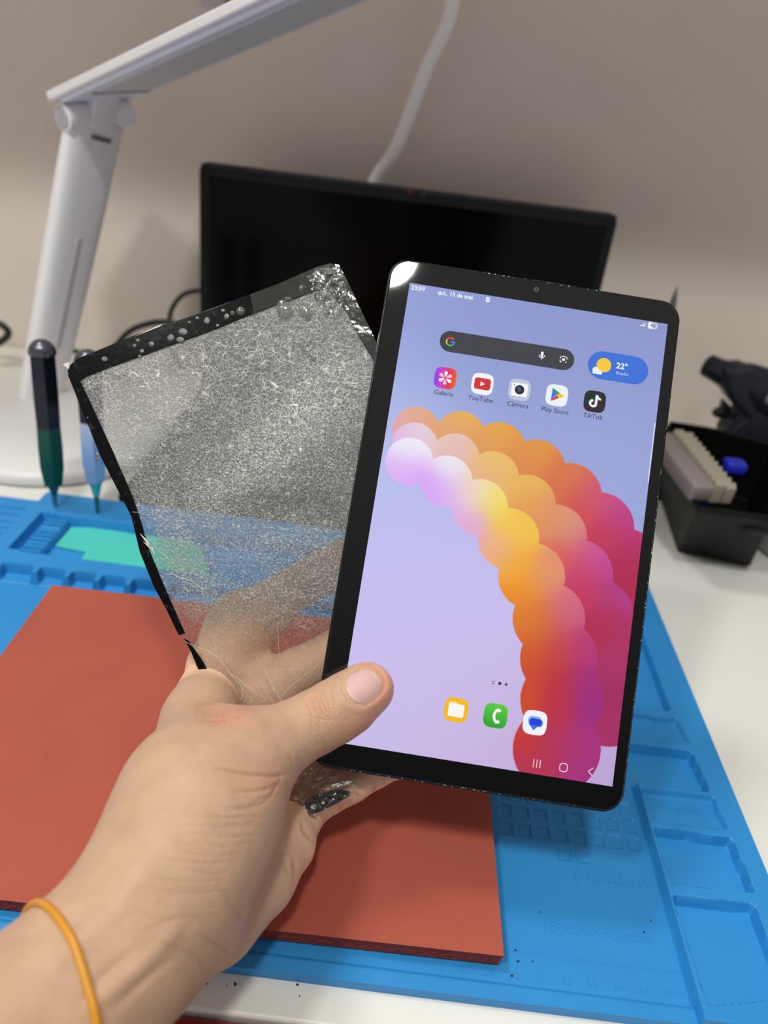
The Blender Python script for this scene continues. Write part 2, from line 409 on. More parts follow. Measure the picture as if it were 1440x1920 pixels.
colC = [(203,240,236,236,248),(150,380,222,178,245),(280,430,215,162,245),(390,330,238,234,240),(370,500,215,170,248),(480,470,232,205,222),(560,450,240,226,165),(640,520,242,215,95),(500,640,225,170,215),(620,760,235,170,140),(700,650,242,198,70),(790,640,238,190,75),(740,830,240,170,45),(930,850,224,140,118),(760,980,236,140,30),(880,900,228,150,90),(960,1010,215,110,120),(740,1120,226,125,30),(850,1120,218,110,50),(1020,1060,205,90,145),(950,1180,200,70,90),(800,1240,210,80,30),(1080,1230,185,45,110)]
colC = [(*Z1(a,b),c,d,e) for a,b,c,d,e in colC]+[(*Z2(a,b),c,d,e) for a,b,c,d,e in [(400,300,208,120,40),(700,200,205,100,105),(380,500,204,90,35),(600,520,190,60,60),(850,450,178,50,120),(400,720,202,68,32),(600,750,186,40,62),(870,750,160,35,120),(360,900,208,74,28),(600,950,185,38,66),(880,950,155,33,125),(330,1200,198,50,46),(600,1250,178,45,86),(850,1250,166,42,122),(400,1430,182,45,78),(800,1480,165,42,120)]]
colB = [(230,170,228,205,222),(150,230,225,180,225),(420,220,232,200,185),(440,270,225,180,180),(600,300,236,198,105),(640,380,232,180,105),(560,400,230,170,140),(780,430,232,180,85),(800,560,228,155,80),(880,620,226,140,82),(940,580,218,150,118),(1000,660,212,135,120),(930,800,216,95,78),(1100,760,204,85,140),(1050,880,198,58,108),(1180,830,192,60,150),(1050,1000,192,48,82),(1180,1000,182,48,108),(1250,980,172,50,140),(1120,1150,176,34,68),(1250,1200,172,40,98)]
colB = [(*Z1(a,b),c,d,e) for a,b,c,d,e in colB]+[(*Z2(a,b),c,d,e) for a,b,c,d,e in [(1000,300,172,34,86),(1100,600,168,40,98),(1000,900,158,34,92),(1050,1150,166,38,98)]]
colA = [(235,80,228,172,136),(150,150,220,165,180),(320,160,225,160,120),(450,100,230,178,84),(400,190,222,160,110),(640,160,230,172,60),(560,230,222,150,90),(820,260,224,150,56),(780,340,218,130,70),(700,240,222,145,75),(940,450,214,110,66),(1000,360,216,120,66),(1080,430,208,95,95),(1060,550,208,73,68),(1140,500,200,75,130),(1240,560,192,65,140),(1180,680,192,48,82),(1290,640,182,45,125),(1270,780,176,33,88),(1280,900,172,28,68),(1290,1100,170,30,80)]
colA = [(*Z1(a,b),c,d,e) for a,b,c,d,e in colA]
colBG = [(760,560,146,160,214),(900,600,136,148,206),(1060,640,134,146,202),(1240,640,132,142,196),(1000,800,150,160,214),(1200,800,150,160,216),(720,800,176,190,234),(740,950,186,190,240),(1100,860,158,168,216),(850,1050,198,190,242),(700,1150,200,190,242),(850,1250,204,190,236),(700,1350,204,190,236),(900,1400,198,178,220),(1140,1450,188,164,214)]
def field(X, Y, pts, sg):
    num = np.zeros(X.shape+(3,)); den = np.zeros(X.shape)
    for x, y, r_, g_, b_ in pts:
        w = np.exp(-((X-x)**2+(Y-y)**2)/(2*sg*sg))+1e-9/(1+((X-x)**2+(Y-y)**2)/(sg*sg))
        num += w[..., None]*np.array([r_, g_, b_]); den += w
    return num/den[..., None]
A0 = uv(745, 527); A1 = uv(1250, 607); A2 = uv(1150.6, 1473); 
su0, su1 = (uv(745, 527)[0]+uv(655.6, 1397.7)[0])/2-.0002, (A1[0]+A2[0])/2
sv1 = (A0[1]+A1[1])/2; sv0 = (A2[1]+uv(655.6, 1397.7)[1])/2
NS = 400; st = (su1-su0)/NS; NR = int((sv1-sv0)/st)
us = np.linspace(su0, su1, NS+1); vs = np.linspace(sv0, sv1, NR+1); UU, VV = np.meshgrid(us, vs)
PT = TO+UU[..., None]*TU+VV[..., None]*TV
sx_, sy_, _ = project(PT.reshape(-1, 3)); sx_ = sx_.reshape(UU.shape); sy_ = sy_.reshape(UU.shape)
img = field(sx_, sy_, colBG, 110)
for row, cc, lab in ((rowA, colA, 0), (rowB, colB, 1), (rowC, colC, 2)):
    d = np.min([np.hypot(sx_-x, sy_-y)-r for x, y, r in row], axis=0)
    k = np.clip(.5-d/1.1, 0, 1)[..., None]
    img = img*(1-k)+field(sx_, sy_, cc, 25)*k
Wm = (PT+TN*.00004).reshape(-1, 3); idx = np.arange(Wm.shape[0]).reshape(UU.shape)
Fw = np.stack([idx[:-1,:-1], idx[:-1,1:], idx[1:,1:], idx[1:,:-1]], -1).reshape(-1, 4).tolist()
scr = build('display', Wm, Fw, pix, tb, smooth=False); set_cols(scr, s2l(img.reshape(-1, 3)))

class Sheet:                                   # flat coloured shapes lying in the screen
    def __init__(s, px=None, rot=0.0): s.c = uv(*px) if px else np.zeros(2); s.V = []; s.F = []; s.Cc = []
    def _add(s, V, F, col, lay):
        n = len(s.V)
        for x, y in V:
            s.V.append(T3(s.c[0]+x, s.c[1]+y, .00004+.00005*lay)); s.Cc.append(s2l(col(x, y) if callable(col) else col))
        s.F += [tuple(i+n for i in f) for f in F]; return s
    def poly(s, pts, col, lay=1):
        tri = tessellate_polygon([[Vector((x, y, 0)) for x, y in pts]]); return s._add(pts, tri, col, lay)
    def disc(s, x, y, r, col, lay=1, ry=None):
        return s.poly([(x+r*math.cos(t*math.pi/18), y+(ry or r)*math.sin(t*math.pi/18)) for t in range(36)], col, lay)
    def rr(s, x, y, w, h, r, col, lay=1): return s.poly(rrect(w, h, r, 8, x, y), col, lay)
    def squircle(s, w, col, lay=1):
        pts = []
        for t in range(64):
            a = t*math.pi/32; ca, sa = math.cos(a), math.sin(a); k = (abs(ca)**3.6+abs(sa)**3.6)**(-1/3.6); pts.append((w/2*ca*k, w/2*sa*k))
        if callable(col):
            V = [(0, 0)]+[(x*.5, y*.5) for x, y in pts]+pts; n = 64
            F = [(0, 1+i, 1+(i+1) % n) for i in range(n)]+[(1+i, 1+n+i, 1+n+(i+1) % n, 1+(i+1) % n) for i in range(n)]
            return s._add(V, F, col, lay)
        return s.poly(pts, col, lay)
    def stroke(s, pts, w, col, lay=1):
        pts = np.asarray(pts, float); T = np.gradient(pts, axis=0); T /= np.linalg.norm(T, axis=1)[:, None]; N = np.stack([-T[:, 1], T[:, 0]], 1)*w/2
        V = [tuple(p) for p in pts+N]+[tuple(p) for p in pts-N]; n = len(pts)
        return s._add(V, [(i, i+1, n+i+1, n+i) for i in range(n-1)], col, lay)
    def arc(s, x, y, r, a0, a1, w, col, lay=1):
        return s.stroke([(x+r*math.cos(math.radians(a)), y+r*math.sin(math.radians(a))) for a in np.linspace(a0, a1, 20)], w, col, lay)
    def text(s, body, size, col, lay=1, at=(0, 0), bold=0.0, sp=1.0):
        V, F = text_mesh(body, size, bold, 'CENTER', sp); return s._add([(x+at[0], y+at[1]) for x, y in V], F, col, lay)
    def done(s, name, parent=None, label=None):
        o = build(name, s.V, s.F, pix, parent or scr, smooth=False); set_cols(o, np.array(s.Cc))
        # every shape must face the viewer
        if label: o['label'] = label
        return o
Wt = (240, 244, 250); Dk = (22, 24, 34)
Sheet((784,541)).text('23:59', .0026, Wt, bold=.00006).done('clock_text')
Sheet((855,553.5)).text('qui., 15 de mai.', .0025, Wt, bold=.00006).done('date_text')
Sheet((914.5,562)).rr(0, 0, .0017, .0021, .0004, Wt).stroke([(-.0005,.0001),(-.0001,-.0004),(.0006,.0005)], .0003, (120,130,190), 2).done('status_icon')
s = Sheet((1205,609))
for k in range(4): s.rr(-.0009+.0006*k, -.0007+.0002*(k+1), .0003, .0005+.0004*k, .0001, Wt)
s.done('signal_icon')
Sheet((1224,611)).rr(0, 0, .0042, .0030, .0014, (196,202,226)).rr(-.0011, 0, .0020, .0030, .0009, Wt, 2).text('45', .0023, (110,115,160), 3, bold=.00005).done('battery_icon')
# search bar
L = uv(824, 641); Rr = uv(1077, 673.5); s = Sheet(); cxm = (L[0]+Rr[0])/2; cym = (L[1]+Rr[1])/2; hh = .0091
s.rr(cxm, cym, Rr[0]-L[0], hh, hh/2-.00001, (50,54,62))
sb = s.done('search_bar')
s = Sheet((844.5,641)); R0 = .00165; w0 = .0006
s.arc(0,0,R0,42,150,w0,(234,67,53),3).arc(0,0,R0,150,215,w0,(251,188,5),3).arc(0,0,R0,215,310,w0,(80,190,60),3).arc(0,0,R0,310,362,w0,(66,133,244),3).rr(.0010,-.00005,.0019,.0006,.0001,(66,133,244),4)
s.done('search_logo', sb)
s = Sheet((1016,667)); s.rr(0,.0006,.0011,.0023,.00054,Wt,3).arc(0,.0003,.0012,180,360,.0003,Wt,3).rr(0,-.0013,.0003,.0008,.0001,Wt,3); s.done('microphone_icon', sb)
s = Sheet((1056.5,674.5)); s.disc(0,0,.00062,Wt,3)
for a in (0, 90, 180): s.stroke([( .0013*sx*1, .0004*0) for sx in (1,1.0001)], .0001, Wt, 3)
def corner(s, sx, sy): s.stroke([(sx*.0014, sy*.0003), (sx*.0014, sy*.0008), (sx*.0011, sy*.0011), (sx*.0006, sy*.0012)], .00034, Wt, 3)
corner(s, 1, 1); corner(s, -1, 1); corner(s, -1, -1); s.disc(.0011,-.0010,.00028,Wt,3).rr(0,.0014,.0010,.0004,.0001,Wt,3); s.done('lens_icon', sb)
# weather
L = uv(1102, 684); Rr = uv(1215.5, 695.5); s = Sheet(); h2 = .0120
s.rr((L[0]+Rr[0])/2, (L[1]+Rr[1])/2, Rr[0]-L[0], h2, h2/2-.00001, (50,108,214)); wb = s.done('weather_widget')
Sheet((1132,685)).disc(0,0,.0031,(242,200,52),3).done('sun_icon', wb)
Sheet((1119.5,696)).disc(-.0007,.0003,.0014,(232,238,250),4).disc(.0011,-.0003,.0009,(232,238,250),4).rr(.0001,-.0007,.0040,.0012,.0006,(232,238,250),5).done('cloud_icon', wb)
Sheet((1166,687.5)).text('22°', .0035, Wt, 3, bold=.00008).done('temperature_text', wb)
Sheet((1166,701)).text('Brasília', .0018, (205,215,240), 3).done('place_text', wb)
# app icons
IS = .0091
def app(px, name, lab, lpx):
    s = Sheet(px); return s
def gal(x, y):
    t = (x/IS+.5); c0 = np.array((140,40,250)); c1 = np.array((215,50,190)) if y > 0 else np.array((200,60,200)); c2 = np.array((225,40,70)); c3 = np.array((232,95,20))
    if t < .33: return c0+(c1-c0)*t/.33
    if t < .66: return c1+(c2-c1)*(t-.33)/.33
    return c2+(c3-c2)*min((t-.66)/.34, 1)
s = Sheet((835,709)); s.squircle(IS, gal)
for k in range(6):
    a = math.radians(90+60*k); ca, sa = math.cos(a), math.sin(a); col = (250,248,250) if k in (0, 2, 4) else (244,200,222)
    s.poly([(ca*(.0004+.0025*t)-sa*w, sa*(.0004+.0025*t)+ca*w) for t, w in ((0,.0001),(.35,.0004),(.6,.00068),(.85,.0007),(.97,.0004),(1,0),(.97,-.0004),(.85,-.0007),(.6,-.00068),(.35,-.0004),(0,-.0001))], col, 3+(k % 2))
s.disc(0,0,.00055,(225,80,40),5).done('app_icon', label='app icon with white flower on purple to orange')
s = Sheet((904.5,720)); s.squircle(IS,(240,243,248)).rr(0,0,.0068,.0049,.0011,(206,34,44),2).poly([(-.0008,.0010),(.0010,0),(-.0008,-.0010)],(250,250,250),3).done('app_icon', label='white app icon with red play button')
s = Sheet((974,731)); s.squircle(IS,(188,198,216)).rr(0,0,.0068,.0056,.0008,(244,246,250),2).disc(0,0,.0020,(20,22,26),3).disc(-.0003,.0005,.0007,(40,90,140),4).disc(0,-.0004,.0006,(70,80,90),4).disc(-.0024,.0019,.0003,(200,40,70),3).done('app_icon', label='grey app icon with white camera')
s = Sheet((1044,741.5)); s.squircle(IS,(236,242,250))
k = .00042
s.poly([(-5*k,6.5*k),(0*k,1.2*k),(-5.4*k,-5.8*k)],(50,110,235),2).poly([(-5.4*k,6.2*k),(-4.6*k,6.8*k),(2.6*k,2.8*k),(-.2*k,.2*k)],(45,150,80),3).poly([(2.6*k,2.8*k),(6.6*k,.6*k),(6.6*k,-.6*k),(2.2*k,-2.6*k),(-.2*k,.2*k)],(250,190,30),4).poly([(-.2*k,.2*k),(2.2*k,-2.6*k),(-4.6*k,-6.4*k),(-5.6*k,-5.8*k)],(214,50,45),5)
s.done('app_icon', label='white app icon with four-colour triangle')
s = Sheet((1115,753)); s.squircle(IS,(22,22,26))
for dx, dy, col, ly in ((-.00022,.0002,(90,225,225),2),(.00022,-.0002,(235,60,100),3),(0,0,(248,248,250),4)):
    s.arc(dx-.0006,dy-.0009,.00125,95,358,.00075,col,ly).rr(dx+.00062,dy+.0008,.00075,.0038,.0001,col,ly).arc(dx+.0023,dy+.0027,.0015,180,272,.0008,col,ly)
s.done('app_icon', label='black app icon with white music note')
for (px, t) in (((831.5,737.5),'Galeria'),((901,748.5),'YouTube'),((970.5,759.5),'Câmera'),((1040.5,770.5),'Play Store'),((1111.5,781),'TikTok')):
    Sheet(px).text(t, .0028, Dk, 1, sp=1.0).done('app_name_text')
s = Sheet((855,1331)); s.squircle(.0094,(246,184,20)).rr(0,-.0002,.0062,.0050,.0005,(250,248,240),3).rr(0,.0016,.0062,.0014,.0004,(246,232,180),2).rr(-.0014,.0022,.0032,.0014,.0004,(246,232,180),2).done('dock_icon', label='yellow dock icon with white folder')
s = Sheet((929,1342)); s.squircle(.0094, lambda x, y: np.array((90,205,60))+np.array((-50,-45,-20))*(.5-y/.0094))
s.arc(.0024,0,.0030,118,242,.0010,(250,250,250),3).disc(.0011,.0022,.0008,(250,250,250),4,ry=.00062).disc(.0011,-.0022,.0008,(250,250,250),4,ry=.00062).done('dock_icon', label='green dock icon with white handset')
s = Sheet((1003,1355)); s.squircle(.0094,(240,243,250)).rr(-.0002,.0008,.0052,.0032,.0015,(120,165,250),2).rr(.0003,.0001,.0056,.0030,.0014,(60,110,235),3).poly([(-.0026,-.0006),(.0012,-.0013),(-.0002,-.0030)],(60,110,235),3).rr(.0002,.0003,.0046,.0026,.0012,(20,60,215),4).done('dock_icon', label='white dock icon with blue speech bubble')
s = Sheet((925,1280)); s.rr(0,.0004,.0011,.00026,.0001,(50,45,60)).rr(0,-.0004,.0011,.00026,.0001,(50,45,60)).done('page_mark')
Sheet((937,1281.5)).disc(0,0,.00062,(28,22,34)).done('page_dot'); Sheet((949,1283.2)).disc(0,0,.00058,(92,84,100)).done('page_dot')
s = Sheet((1006.5,1431.5))
for k in (-1, 0, 1): s.rr(k*.0013, 0, .0003, .0032, .0001, (240,220,235), 1)
s.done('navigation_icon')
s = Sheet((1056.5,1439)); pts = rrect(.0030,.0031,.0011,6); s.stroke(pts+pts[:2], .00034, (240,220,235)); s.done('navigation_icon')
s = Sheet((1107,1446.5)); s.stroke([(.0009,.0015),(.0001,.0008),(-.0009,0)], .0003, (240,220,235)).stroke([(-.0009,0),(.0001,-.0008),(.0009,-.0015)], .0003, (240,220,235)); s.done('navigation_icon')
a = uv(1229, 792); b = uv(1217, 905); s = Sheet(); s.rr(su1-.0003, (a[1]+b[1])/2, .0004, a[1]-b[1], .0002, (225,228,245)); s.done('edge_handle')
# front camera and earpiece
c = uv(1005.5, 543)
def ringdisc(c, r, w): return [tuple(T3(c[0]+r*math.cos(t*math.pi/16), c[1]+r*math.sin(t*math.pi/16), w)) for t in range(32)]
G().prism(ringdisc(c, .00105, .00006), ringdisc(c, .00105, -.00005)).obj('front_camera', mat('camera_ring', (70,70,74), .2, bump=(900, .00002)), tb, smooth=False)
G().prism(ringdisc(c, .0005, .00009), ringdisc(c, .0005, .0)).obj('camera_lens', mat('lens_glass', (18,18,26), .05, var=(50, .1)), tb, smooth=False)
c = uv(1040, 532); cc = [c[0], H_/2-.0006]
G().box(T3(cc[0], cc[1], -.0003), .018, .0005, .0004, ax=[TU, TV, TN]).obj('earpiece_slot', mat('slot_black', (3,3,3), .8, var=(50, .1)), tb, smooth=False)

# ------------------------------------------------------------------ cracked glass panel behind the tablet
GW = -.0106
gp = thing('cracked_glass', 'removed cracked touch glass with black border and cloudy glue, held behind the tablet', 'glass panel', TP(560, 1500, GW))
def gring(px, w, n=1): return [TP(x, y, w) for x, y in px]
gl = bpy.data.materials.new('glue_coated_glass'); gl.use_nodes = True; nt = gl.node_tree; N = nt.nodes; Lk = nt.links
out = N['Material Output']; pb = N['Principled BSDF']
at = N.new('ShaderNodeVertexColor'); at.layer_name = 'col'     # r: glue density, g: fineness of the crackle
sepc = N.new('ShaderNodeSeparateColor'); Lk.new(at.outputs['Color'], sepc.inputs[0])
tc = N.new('ShaderNodeTexCoord')
warp = N.new('ShaderNodeTexNoise'); warp.inputs['Scale'].default_value = 90; warp.inputs['Detail'].default_value = 3; Lk.new(tc.outputs['Object'], warp.inputs['Vector'])
wm = N.new('ShaderNodeVectorMath'); wm.operation = 'MULTIPLY_ADD'; Lk.new(warp.outputs['Color'], wm.inputs[0]); wm.inputs[1].default_value = (.0028,)*3; Lk.new(tc.outputs['Object'], wm.inputs[2])
def crack(scale, lo, hi):
    v = N.new('ShaderNodeTexVoronoi'); v.feature = 'DISTANCE_TO_EDGE'; v.inputs['Scale'].default_value = scale; Lk.new(wm.outputs[0], v.inputs['Vector'])
    r = N.new('ShaderNodeMapRange'); r.inputs['From Min'].default_value = lo; r.inputs['From Max'].default_value = hi; r.inputs['To Min'].default_value = 1; r.inputs['To Max'].default_value = 0
    Lk.new(v.outputs['Distance'], r.inputs['Value']); return r.outputs[0]
def mth(op, a, b=None, clamp=False):
    n = N.new('ShaderNodeMath'); n.operation = op; n.use_clamp = clamp
    for i, x in enumerate((a, b)):
        if x is None: continue
        if isinstance(x, (int, float)): n.inputs[i].default_value = x
        else: Lk.new(x, n.inputs[i])
    return n.outputs[0]
c1 = crack(380, .0, .085); c2_ = crack(820, .0, .11)
nz = N.new('ShaderNodeTexNoise'); nz.inputs['Scale'].default_value = 1300; nz.inputs['Detail'].default_value = 4; Lk.new(tc.outputs['Object'], nz.inputs['Vector'])
nb_ = N.new('ShaderNodeTexNoise'); nb_.inputs['Scale'].default_value = 190; nb_.inputs['Detail'].default_value = 3; Lk.new(tc.outputs['Object'], nb_.inputs['Vector'])
gate = mth('MULTIPLY', mth('SUBTRACT', nb_.outputs[0], .40), 4.0, True)
lines = mth('MAXIMUM', mth('MULTIPLY', mth('MULTIPLY', c1, sepc.outputs[1]), mth('ADD', .45, mth('MULTIPLY', gate, .55))), mth('MULTIPLY', mth('MULTIPLY', c2_, .85), mth('ADD', .3, mth('MULTIPLY', gate, .7))))
grain = mth('MULTIPLY', mth('SUBTRACT', nz.outputs[0], .47), 5.0, True)
dens = mth('ADD', mth('MULTIPLY', lines, .55), mth('ADD', .66, mth('MULTIPLY', grain, .25)))
dens = mth('MULTIPLY', dens, sepc.outputs[0], True)
mixc = N.new('ShaderNodeMix'); mixc.data_type = 'RGBA'; Lk.new(mth('MAXIMUM', lines, mth('MULTIPLY', grain, .5)), mixc.inputs[0])
mixc.inputs[6].default_value = (*s2l((98,98,98)), 1); mixc.inputs[7].default_value = (*s2l((232,232,228)), 1)
tv = N.new('ShaderNodeVectorMath'); tv.operation = 'SCALE'; Lk.new(mixc.outputs[2], tv.inputs[0]); Lk.new(sepc.outputs[2], tv.inputs['Scale']); Lk.new(tv.outputs[0], pb.inputs['Base Color']); pb.inputs['Roughness'].default_value = .32; pb.inputs['Specular IOR Level'].default_value = .6
hb = mth('ADD', lines, mth('MULTIPLY', nz.outputs[0], 1.1))
bpn = N.new('ShaderNodeBump'); bpn.inputs['Distance'].default_value = .00025; bpn.inputs['Strength'].default_value = .9; Lk.new(hb, bpn.inputs['Height']); Lk.new(bpn.outputs[0], pb.inputs['Normal'])
tr = N.new('ShaderNodeBsdfTransparent'); tr.inputs[0].default_value = (.93, .94, .93, 1)
gs = N.new('ShaderNodeBsdfGlossy'); gs.inputs['Roughness'].default_value = .06
fr = N.new('ShaderNodeFresnel'); fr.inputs['IOR'].default_value = 1.4
mg = N.new('ShaderNodeMixShader'); Lk.new(fr.outputs[0], mg.inputs[0]); Lk.new(tr.outputs[0], mg.inputs[1]); Lk.new(gs.outputs[0], mg.inputs[2])
ms = N.new('ShaderNodeMixShader'); Lk.new(dens, ms.inputs[0]); Lk.new(mg.outputs[0], ms.inputs[1]); Lk.new(pb.outputs[0], ms.inputs[2]); Lk.new(ms.outputs[0], out.inputs['Surface'])
# outline of the whole pane in the plane (measured), gridded so the glue density can vary
outl_px = [(127,700),(133,683),(147,672),(200,650),(252,628),(310,609),(360,592),(448,560),(520,533),(560,515),(598,499),(618,494),(636,497)]
ex = uv(636, 495, GW)-uv(252, 628+12, GW); ex /= np.linalg.norm(ex); ey = np.array([ex[1], -ex[0]])
cTR = uv(636, 497, GW); cB = uv(662, 1488, GW); 
right_bot = cTR+ey*((cB-cTR)@ey)
outl = [uv(x, y, GW) for x, y in outl_px]+[right_bot]+[uv(x, y, GW) for x, y in ((662,1486),(600,1505),(560,1530),(522,1552),(508,1540),(470,1460),(430,1370),(392,1290),(378,1270),(345,1197),(335,1191),(312,1143),(289,1101),(262,1035),(246,968),(232,940),(189,857),(150,760))]
outl = np.array(outl)
gs_ = .0012; ux = np.arange(outl[:, 0].min()-gs_, outl[:, 0].max()+gs_, gs_); vy = np.arange(outl[:, 1].min()-gs_, outl[:, 1].max()+gs_, gs_)
def bmesh_fill(poly, step):
    """grid clipped to a polygon: interior grid points pulled to the outline near it"""
    X, Y = np.meshgrid(np.arange(poly[:, 0].min()-step, poly[:, 0].max()+step*1.5, step), np.arange(poly[:, 1].min()-step, poly[:, 1].max()+step*1.5, step))
    D = sd_poly(X, Y, poly); ok = D < step*.72
    # snap
    for _ in range(2):
        gX = (sd_poly(X+1e-5, Y, poly)-D)/1e-5; gY = (sd_poly(X, Y+1e-5, poly)-D)/1e-5
        near = ok & ((D > 0) | (D > -step*.28)); X = np.where(near, X-gX*D, X); Y = np.where(near, Y-gY*D, Y); D = sd_poly(X, Y, poly)
    idm = -np.ones(X.shape, int); idm[ok] = np.arange(ok.sum()); F = []
    for j in range(X.shape[0]-1):
        for i in range(X.shape[1]-1):
            f = [idm[j, i], idm[j, i+1], idm[j+1, i+1], idm[j+1, i]]
            if min(f) >= 0: F.append(tuple(f))
            elif sum(v >= 0 for v in f) == 3: F.append(tuple(v for v in f if v >= 0))
    return np.stack([X[ok], Y[ok]], 1), F
V2, F2 = bmesh_fill(outl, .0011)
rip = lambda V2: .00022*np.sin(V2[:, 0]*260+V2[:, 1]*90)*ss(-.09, -.13, V2[:, 1])
V3 = TO+V2[:, :1]*TU+V2[:, 1:]*TV+TN*(GW+rip(V2))[:, None]
pane = build('glass_pane', V3, F2, gl, gp, smooth=True)
ppx, ppy, _ = project(V3)
# glue: dense over the upper two thirds, thin towards the hand, patches missing
low = ss(1085, 1215, ppy); dens_v = 1.06*(1-low)+.22*low
dens_v *= 1-.75*ss(1330, 1400, ppy)
swipe = np.exp(-((ppx-450-(900-ppy)*.9)/70)**2)*ss(620, 700, ppy)*(1-ss(900, 1000, ppy)); dens_v *= 1+.14*swipe
dens_v *= 1-.35*np.exp(-(((ppx-450)/60)**2+((ppy-1070)/28)**2))-.25*np.exp(-(((ppx-560)/120)**2+((ppy-940)/26)**2))
clear = np.exp(-(((ppx-270)/22)**2+((ppy-1030)/45)**2)); dens_v *= 1-.8*clear
dens_v *= .80+.2*ss(0, 40, ppx-(150+(ppy-700)*.42))
coarse = (1-ss(700, 900, ppy))*.9+.12
tone = .88+.26*swipe-.16*np.exp(-((ppx-400-(760-ppy)*1.2)/60)**2)*ss(640, 700, ppy)*(1-ss(820, 880, ppy))+.05*np.sin(ppx*.021+ppy*.034)+.04*np.sin(ppx*.05-ppy*.027)
tone += .10*np.exp(-((ppy-800)/90)**2)
cols = np.stack([np.clip(dens_v*.86, 0, 1), coarse, np.clip(tone, .5, 1.3)], 1); set_cols(pane, cols)
bk = bpy.data.materials.new('black_glass_print'); bk.use_nodes = True; nt = bk.node_tree; bb = nt.nodes['Principled BSDF']
bb.inputs['Roughness'].default_value = .12; bb.inputs['Specular IOR Level'].default_value = .2
tc = nt.nodes.new('ShaderNodeTexCoord'); n1 = nt.nodes.new('ShaderNodeTexNoise'); n1.inputs['Scale'].default_value = 330; n1.inputs['Detail'].default_value = 5; nt.links.new(tc.outputs['Object'], n1.inputs['Vector'])
cr = nt.nodes.new('ShaderNodeValToRGB'); cr.color_ramp.elements[0].position = .6; cr.color_ramp.elements[0].color = (*s2l((6,6,7)), 1); cr.color_ramp.elements[1].position = .82; cr.color_ramp.elements[1].color = (*s2l((60,60,62)), 1)
nt.links.new(n1.outputs[0], cr.inputs[0]); nt.links.new(cr.outputs[0], bb.inputs['Base Color'])
bp = nt.nodes.new('ShaderNodeBump'); bp.inputs['Distance'].default_value = .00003; nt.links.new(n1.outputs[0], bp.inputs['Height']); nt.links.new(bp.outputs[0], bb.inputs['Normal'])
def strip(name, outer, inner, m, w0=.0003, w1=.0006):
    g = G(); n = len(outer)
    O = [TP(x, y, GW+w1) for x, y in outer]; I = [TP(x, y, GW+w1) for x, y in inner]
    Ob = [p-TN*(w0+.0005) for p in O]; Ib = [p-TN*(w0+.0005) for p in I]
    V = O+I+Ob+Ib; F = []
    for i in range(n-1):
        F += [(i, i+1, n+i+1, n+i), (2*n+i, 3*n+i, 3*n+i+1, 2*n+i+1), (i, 2*n+i, 2*n+i+1, i+1), (n+i, n+i+1, 3*n+i+1, 3*n+i)]
    F += [(0, n, 3*n, 2*n), (n-1, 3*n-1, 4*n-1, 2*n-1)]
    g.add(V, F); return g.obj(name, m, gp, smooth=False)
lo = [(335,1191),(312,1143),(289,1101),(262,1035),(246,968),(230,937),(189,857),(150,760),(128,705),(127,695),(133,683),(147,672),(200,650),(252,628)]
li = [(347,1188),(327,1143),(305,1093),(281,1035),(261,968),(248,930),(212,848),(172,760),(152,718),(150,713),(153,711),(160,706),(212,686),(262,668)]
strip('border_left', lo, li, bk)
strip('border_top', [(252.8,628),(310,609),(360,592),(398,579),(448,560),(470,551)], [(262.8,668),(322,646),(372,628),(412,613),(452,596),(476,587)], bk)
grey = mat('glass_border_sheen', (34,34,30), .07, spec=.7, bump=(120, .0003))  # olive grey base colour stands for light reflected by this border
strip('border_corner', [(470.8,551),(520,533),(560,515),(598,499),(618,494),(636,497)], [(476.8,587),(520,570),(560,556),(590,545),(600,541),(606,540)], grey)
strip('border_right', [(636.5,497.5),(660,545),(680,588),(705,640),(760,755)], [(612,540.5),(650,585),(672,628),(697,670),(748,775)], grey)
strip('border_shard', [(345,1197),(358,1222),(372,1255),(390,1287),(402,1300)], [(353,1201),(377,1235),(392,1262),(410,1290),(416,1300)], bk)
strip('border_shard', [(522,1552),(535,1536),(548,1528),(566,1516)], [(517,1538),(530,1524),(544,1514),(562,1501)], bk)
# olive flake at the lower edge
fl = [(566,1518),(572,1503),(588,1492),(612,1484),(640,1480),(656,1484),(655,1492),(640,1502),(618,1514),(592,1526),(575,1524)]
tr_ = [TP(x, y, GW+.0010) for x, y in fl]; G().prism(tr_, [p-TN*.0006 for p in tr_]).obj('border_shard', mat('flake_grey', (52,56,54), .16, spec=.6, bump=(300, .0002)), gp, smooth=False, bevel=.0002)
